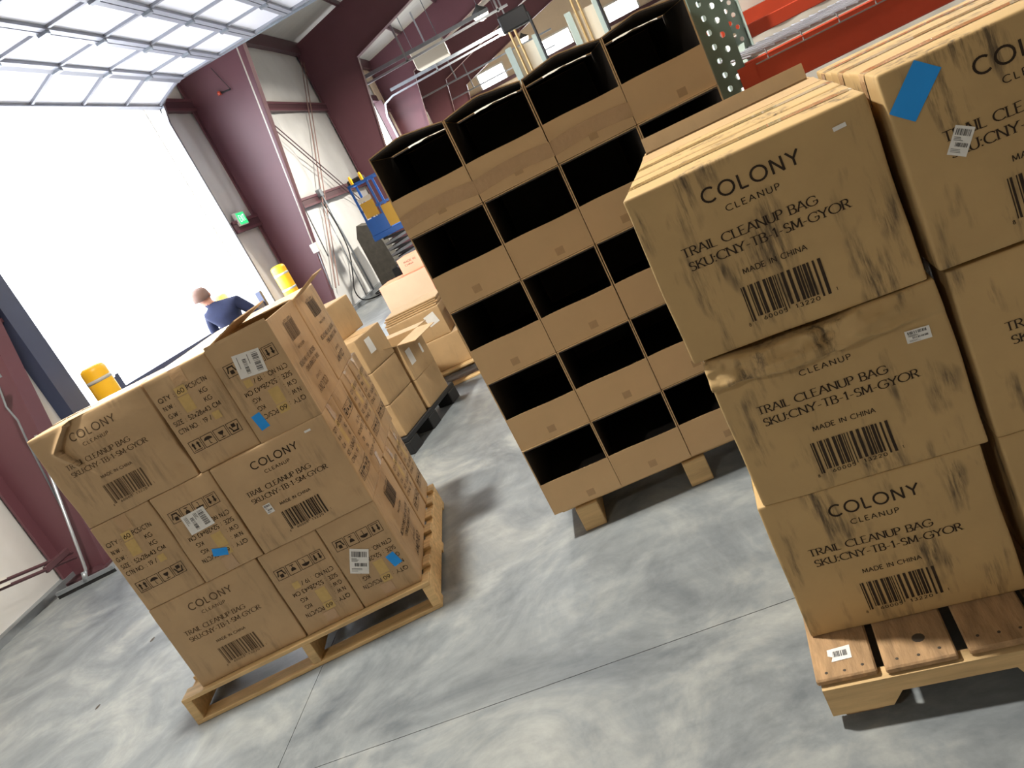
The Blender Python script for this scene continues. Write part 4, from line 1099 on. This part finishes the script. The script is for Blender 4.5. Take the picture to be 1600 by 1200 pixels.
# lift masts (green uprights with chains) far behind the bin stack ------------------
def mast(x_, y_, h_, label):
    t = thing('lift_mast', label, 'mast', (x_, y_, 0))
    for s in (0, .42): MB().box((s, 0, 0), (s+.09, .10, h_)).build('mast_channel', 'teal_light', t)
    for s in (.16, .24): MB().tube([(s, .02, .3), (s, .02, h_+.25)], .018, 8).build('lift_chain', 'gold', t)
    MB().box((.08, .02, h_-.75), (.43, .08, h_-.62)).build('cross_bar', 'gold', t); MB().box((.08, .05, h_-.5), (.43, .12, h_-.05)).build('cylinder_plate', 'cream', t)
    MB().cbox((.08, -.02, h_+.18), (.50, .16, h_+.42), .02).build('mast_head', 'black', t)
    MB().tube([(.50, .0, .3), (.50, .0, h_+.3)], .02, 8).build('hose', 'rubber', t)
    MB().cbox((-.15, 0, 0), (.66, 1.2, .5), .05).build('base', 'black', t)
mast(5.03, 12.0, 2.72, 'green-grey lift mast with gold chains, left one behind the bin stack')
mast(5.98, 12.2, 2.78, 'green-grey lift mast with gold chains, right one behind the bin stack')

# =================================================================== PALLET RACKS
def perforated(mb, x0, x1, y, z0, z1, pitch, M=None):
    """front plate with two staggered columns of teardrop holes"""
    xm = (x0+x1)/2
    for (a, b, ph) in ((x0, xm, 0.0), (xm, x1, .5)):
        z = z0-pitch*ph
        while z < z1:
            lo, hi = z, z+pitch
            cx, cz = (a+b)/2+(.006 if a == x0 else -.006), z+pitch*.52
            angs = sorted([2*math.pi*k/12 for k in range(12)]+[math.atan2(q[1]-cz, q[0]-cx) % (2*math.pi) for q in ((a, lo), (b, lo), (b, hi), (a, hi))])
            inner = []; outer = []
            for t in angs:
                c, s = math.cos(t), math.sin(t)
                rad = .0100 if s > -.2 else .0100-.0022*(-s-.2)/.8
                inner.append((cx+c*rad, cz+s*rad*(1.1 if s > 0 else 1.5)))
                k = min(((b-cx)/c if c > 1e-9 else ((a-cx)/c if c < -1e-9 else 1e9)), ((hi-cz)/s if s > 1e-9 else ((lo-cz)/s if s < -1e-9 else 1e9)))
                outer.append((cx+c*k, cz+s*k))
            n = len(angs)
            vs = [(p[0], y, p[1]) for p in inner]+[(p[0], y, p[1]) for p in outer]+[(p[0], y+.004, p[1]) for p in inner]
            fs = [(i, (i+1) % n, n+(i+1) % n, n+i) for i in range(n)]+[(i, 2*n+i, 2*n+(i+1) % n, (i+1) % n) for i in range(n)]
            mb.add(vs, fs); z += pitch
def upright(t, x0, x1, y, h, pitch=.054, holes=True, flip=False, m_='teal'):
    mb = MB()
    if holes: perforated(mb, x0, x1, y, .03, h, pitch)
    else: mb.box((x0, y, 0), (x1, y+.003, h))
    s = 1 if not flip else -1
    mb.box((x0-.002, y, 0), (x0, y+s*.07, h)); mb.box((x1, y, 0), (x1+.002, y+s*.07, h))
    mb.build('upright', m_, t, fix=False)
def wiredeck(t, x0, x1, y0, y1, z):
    mb = MB(); n = int((x1-x0)/.045); 
    for k in range(n+1): mb.beam((x0+(x1-x0)*k/n, y0, z+.006), (x0+(x1-x0)*k/n, y1, z+.006), .005, .005)
    m = int((y1-y0)/.09)
    for k in range(m+1): mb.beam((x0, y0+(y1-y0)*k/m, z), (x1, y0+(y1-y0)*k/m, z), .006, .006)
    k = 0
    while x0+.1*k < x1:
        xx = x0+.05+.135*k
        if xx > x1: break
        mb.tube([(xx, y0+.02, z+.005), (xx, y0-.006, z+.003), (xx, y0-.012, z-.03)], .003, 6); k += 1
    mb.beam((x0, y0-.012, z-.03), (x1, y0-.012, z-.03), .005, .005)
    mb.build('wire_deck', 'wire', t)
RY = 3.22
rk = thing('pallet_rack', 'near red-beamed pallet rack with perforated green upright and wire deck', 'rack')
upright(rk, 6.025, 6.132, RY, 3.6)
upright(rk, 6.33, 6.41, RY+1.05, 3.6, pitch=.06, m_='teal_light', flip=True)
upright(rk, 8.75, 8.857, RY, 3.6); upright(rk, 8.75, 8.857, RY+1.05, 3.6, holes=False, m_='teal_light', flip=True)
for z0 in (.3, 1.0, 1.75, 2.4): MB().beam((6.08, RY+.05, z0), (6.36, RY+1.0, z0+.5), .03, .03).build('brace', 'teal_light', rk)
for z0, z1 in ((1.335, 1.468), (2.75, 2.88)):
    for y_ in (RY-.012, RY+1.03): 
        near = y_ < RY
        MB().cbox((6.135 if near else 6.41, y_, z0 if near else z1+.045), (8.75, y_+.045, z1 if near else z1+.110), .004).build('beam', 'rack_red', rk)
    MB().box((6.10, RY-.018, z0-.05), (6.165, RY-.010, z1-.01)).build('beam_connector', 'rack_red', rk)
    wiredeck(rk, 6.17, 8.70, RY, RY+1.06, z1+.008)
rk2 = thing('pallet_rack', 'far pallet rack with red beams and white backdrop loads, behind the near red rack', 'rack')
for x_ in (6.75, 9.4):
    upright(rk2, x_, x_+.08, 7.0, 4.2, pitch=.10, m_='teal_light'); upright(rk2, x_, x_+.08, 8.0, 4.2, holes=False, m_='teal_light', flip=True)
    for z0 in (.4, 1.2, 2.0, 2.8): MB().beam((x_+.04, 7.05, z0), (x_+.04, 7.95, z0+.6), .03, .03).build('brace', 'teal', rk2)
for z_ in (.2, 1.55, 2.05, 3.2):
    for y_ in (6.97, 8.0): MB().cbox((6.83, y_, z_), (9.4, y_+.05, z_+.11), .004).build('beam', 'rack_red', rk2)
wl_ = thing('backdrop_load', 'made-up white load standing in for the pale wall behind the far rack', 'backdrop', (7.0, 7.1, 2.165))  # white blocks added where the back wall would show pale
MB().grid(lambda a, b: (1.1*a, -.01+.012*math.sin(a*30)*math.sin(b*9), .9*b), 40, 14).build('backdrop_front', 'plain_white', wl_, smooth=True)
MB().cbox((0, 0, 0), (1.1, .8, .9), .03).build('load', 'plain_white', wl_)
wl2 = thing('backdrop_load', 'lower made-up white load standing in for the pale wall behind the far rack', 'backdrop', (6.95, 7.1, 1.665))
MB().cbox((0, 0, 0), (1.25, .8, .36), .03).build('load', 'plain_white', wl2)
MB().grid(lambda a, b: (1.25*a, -.01+.01*math.sin(a*26)*math.sin(b*7), .36*b), 40, 8).build('backdrop_front', 'plain_white', wl2, smooth=True)

wl3 = thing('backdrop_load', 'lowest made-up white load standing in for the pale wall behind the far rack', 'backdrop', (6.90, 7.1, .315))
MB().cbox((0, 0, 0), (2.2, .8, 1.20), .03).build('load', 'plain_white', wl3)
MB().grid(lambda a, b: (2.2*a, -.012+.012*math.sin(a*40)*math.sin(b*9), 1.2*b), 50, 12).build('backdrop_front', 'plain_white', wl3, smooth=True)
# =================================================================== PERSON
def skin_object(name, joints, edges, materials, assign, root=0, sub=2):
    me = bpy.data.meshes.new(name); me.from_pydata([j[0] for j in joints], edges, [])
    o = bpy.data.objects.new(name, me); COL.objects.link(o)
    sk = o.modifiers.new('skin', 'SKIN'); sk.use_smooth_shade = True
    if not me.skin_vertices: me.skin_vertices.new()
    for i, j in enumerate(joints):
        r_ = j[1]; me.skin_vertices[0].data[i].radius = r_ if isinstance(r_, tuple) else (r_, r_)
        me.skin_vertices[0].data[i].use_root = (i == root)
    sb = o.modifiers.new('sub', 'SUBSURF'); sb.levels = sub; sb.render_levels = sub
    dg = bpy.context.evaluated_depsgraph_get(); dg.update()
    me2 = bpy.data.meshes.new_from_object(o.evaluated_get(dg))
    o.modifiers.clear(); o.data = me2; bpy.data.meshes.remove(me)
    me2.materials.clear()
    for m_ in materials: me2.materials.append(MATS[m_])
    for p in me2.polygons: p.material_index = assign(p.center); p.use_smooth = True
    return o
PX_, PY_ = 1.15, 8.30
def PJ(x_, y_, z_): return (PX_+x_, PY_+y_, z_)
J = []; E_ = []
def jn(p, r_, par=None):
    J.append((p, r_)); i = len(J)-1
    if par is not None: E_.append((par, i))
    return i
pel = jn(PJ(.08, 0, .94), (.155, .12))
wai = jn(PJ(.05, 0, 1.08), (.150, .12), pel)
che = jn(PJ(.02, .01, 1.26), (.175, .13), wai)
uch = jn(PJ(.00, .01, 1.375), (.150, .105), che)
nek = jn(PJ(-.09, .03, 1.475), .062, uch)
nk2 = jn(PJ(-.125, .04, 1.525), .058, nek)
hd1 = jn(PJ(-.145, .045, 1.59), (.085, .095), nk2)
hd2 = jn(PJ(-.155, .05, 1.675), (.075, .085), hd1)
def arm(s, pts, rs):
    par = uch
    for p, r_ in zip(pts, rs): par = jn(p, r_, par)
    wr = par
    base = Vector(J[wr][0]); prev = Vector(J[E_[-1][0]][0]); d = (base-prev).normalized()
    pm = jn(tuple(base+d*.05), (.036, .022), wr)
    side = d.cross(Vector((0, 0, 1))); side = side.normalized() if side.length > .1 else Vector((0, 1, 0))
    for k, (o_, ln) in enumerate(((-.027, .075), (-.009, .088), (.009, .083), (.027, .065))):
        a = jn(tuple(base+d*.085+side*o_), .010, pm); b = jn(tuple(base+d*(.085+ln*.5)+side*o_+Vector((0, 0, -.008))), .009, a); jn(tuple(base+d*(.085+ln)+side*o_*.9+Vector((0, 0, -.022))), .007, b)
    a = jn(tuple(base+d*.03-side*.042), .012, wr); jn(tuple(base+d*.07-side*.052+Vector((0, 0, -.012))), .009, a)
arm(1, [PJ(.19, .03, 1.40), PJ(.30, .06, 1.22), PJ(.33, .04, 1.13), PJ(.27, .12, 1.00), PJ(.235, .20, .96)], [.078, .060, .052, .046, .030])
arm(-1, [PJ(-.17, .0, 1.385), PJ(-.235, .04, 1.22), PJ(-.24, .08, 1.12), PJ(-.21, .22, 1.03), PJ(-.19, .29, 1.02)], [.075, .056, .050, .044, .030])
for s in (-1, 1):
    h1 = jn(PJ(.08+s*.09, 0, .84), .098, pel); k1 = jn(PJ(.06+s*.10, .03, .48), .062, h1); c1 = jn(PJ(.06+s*.10, .0, .30), .060, k1); a1 = jn(PJ(.06+s*.105, -.02, .09), .042, c1); f1 = jn(PJ(.05+s*.11, .05, .042), (.045, .038), a1); jn(PJ(.03+s*.115, .16, .032), (.042, .028), f1)
def pas(c):
    if c.z < .085: return 3
    if c.z < .93: return 2
    if c.z > 1.505 or (c.y > PY_+.255 and c.z < 1.06) or (c.x > PX_+.2 and c.z < .965 and c.y > PY_+.16): return 1
    return 0
pb = skin_object('person', J, E_, ['navy', 'skin', 'jeans', 'shoe'], pas, root=0)
tag(pb, 'person in a navy sweatshirt seen from behind, leaning left in the bright dock doorway', 'person')
hr = MB().lathe([(.098, -.02), (.104, .03), (.096, .075), (.065, .108), (.015, .122)], 20, Matrix.Translation(PJ(-.152, .028, 1.60)) @ Matrix.Rotation(R(8), 4, 'X')).build('hair', 'hair', pb, smooth=True)
fc = MB(); fc.lathe([(.004, .0), (.014, .004), (.010, .03), (.003, .05)], 8, Matrix.Translation(PJ(-.150, .135, 1.585))); fc.build('nose', 'skin', pb, smooth=True)
for s in (-1, 1):
    MB().lathe([(.004, -.028), (.014, -.012), (.016, .012), (.006, .03)], 8, Matrix.Translation(PJ(-.150+s*.094, .045, 1.60))).build('ear', 'skin', pb, smooth=True)
    MB().lathe([(.004, -.008), (.010, 0), (.004, .008)], 8, Matrix.Translation(PJ(-.150+s*.032, .128, 1.625))).build('eye', 'plain_white', pb, smooth=True)
MB().box((-.025, 0, -.004), (.025, .01, .004), Matrix.Translation(PJ(-.150, .132, 1.545))).build('mouth', 'peach', pb)

# floor marks: small dark scraps and stains on the left floor -----------------
for i, (x_, y_, r_) in enumerate(((2.05, 4.20, .010), (2.02, 3.75, .012), (2.0, 3.2, .010), (1.9, 2.7, .016))):
    o = MB().lathe([(r_, 0), (r_*.9, .0015), (r_*.3, .003)], 7).build('debris', 'nail'); o.location = (x_, y_, 0); o.scale = (1, 2.2, 1)
    tag(o, 'small dark scrap of debris on the pale floor left of the printed stack', 'debris', 'small dark scraps on the floor')
bpy.context.view_layer.update()
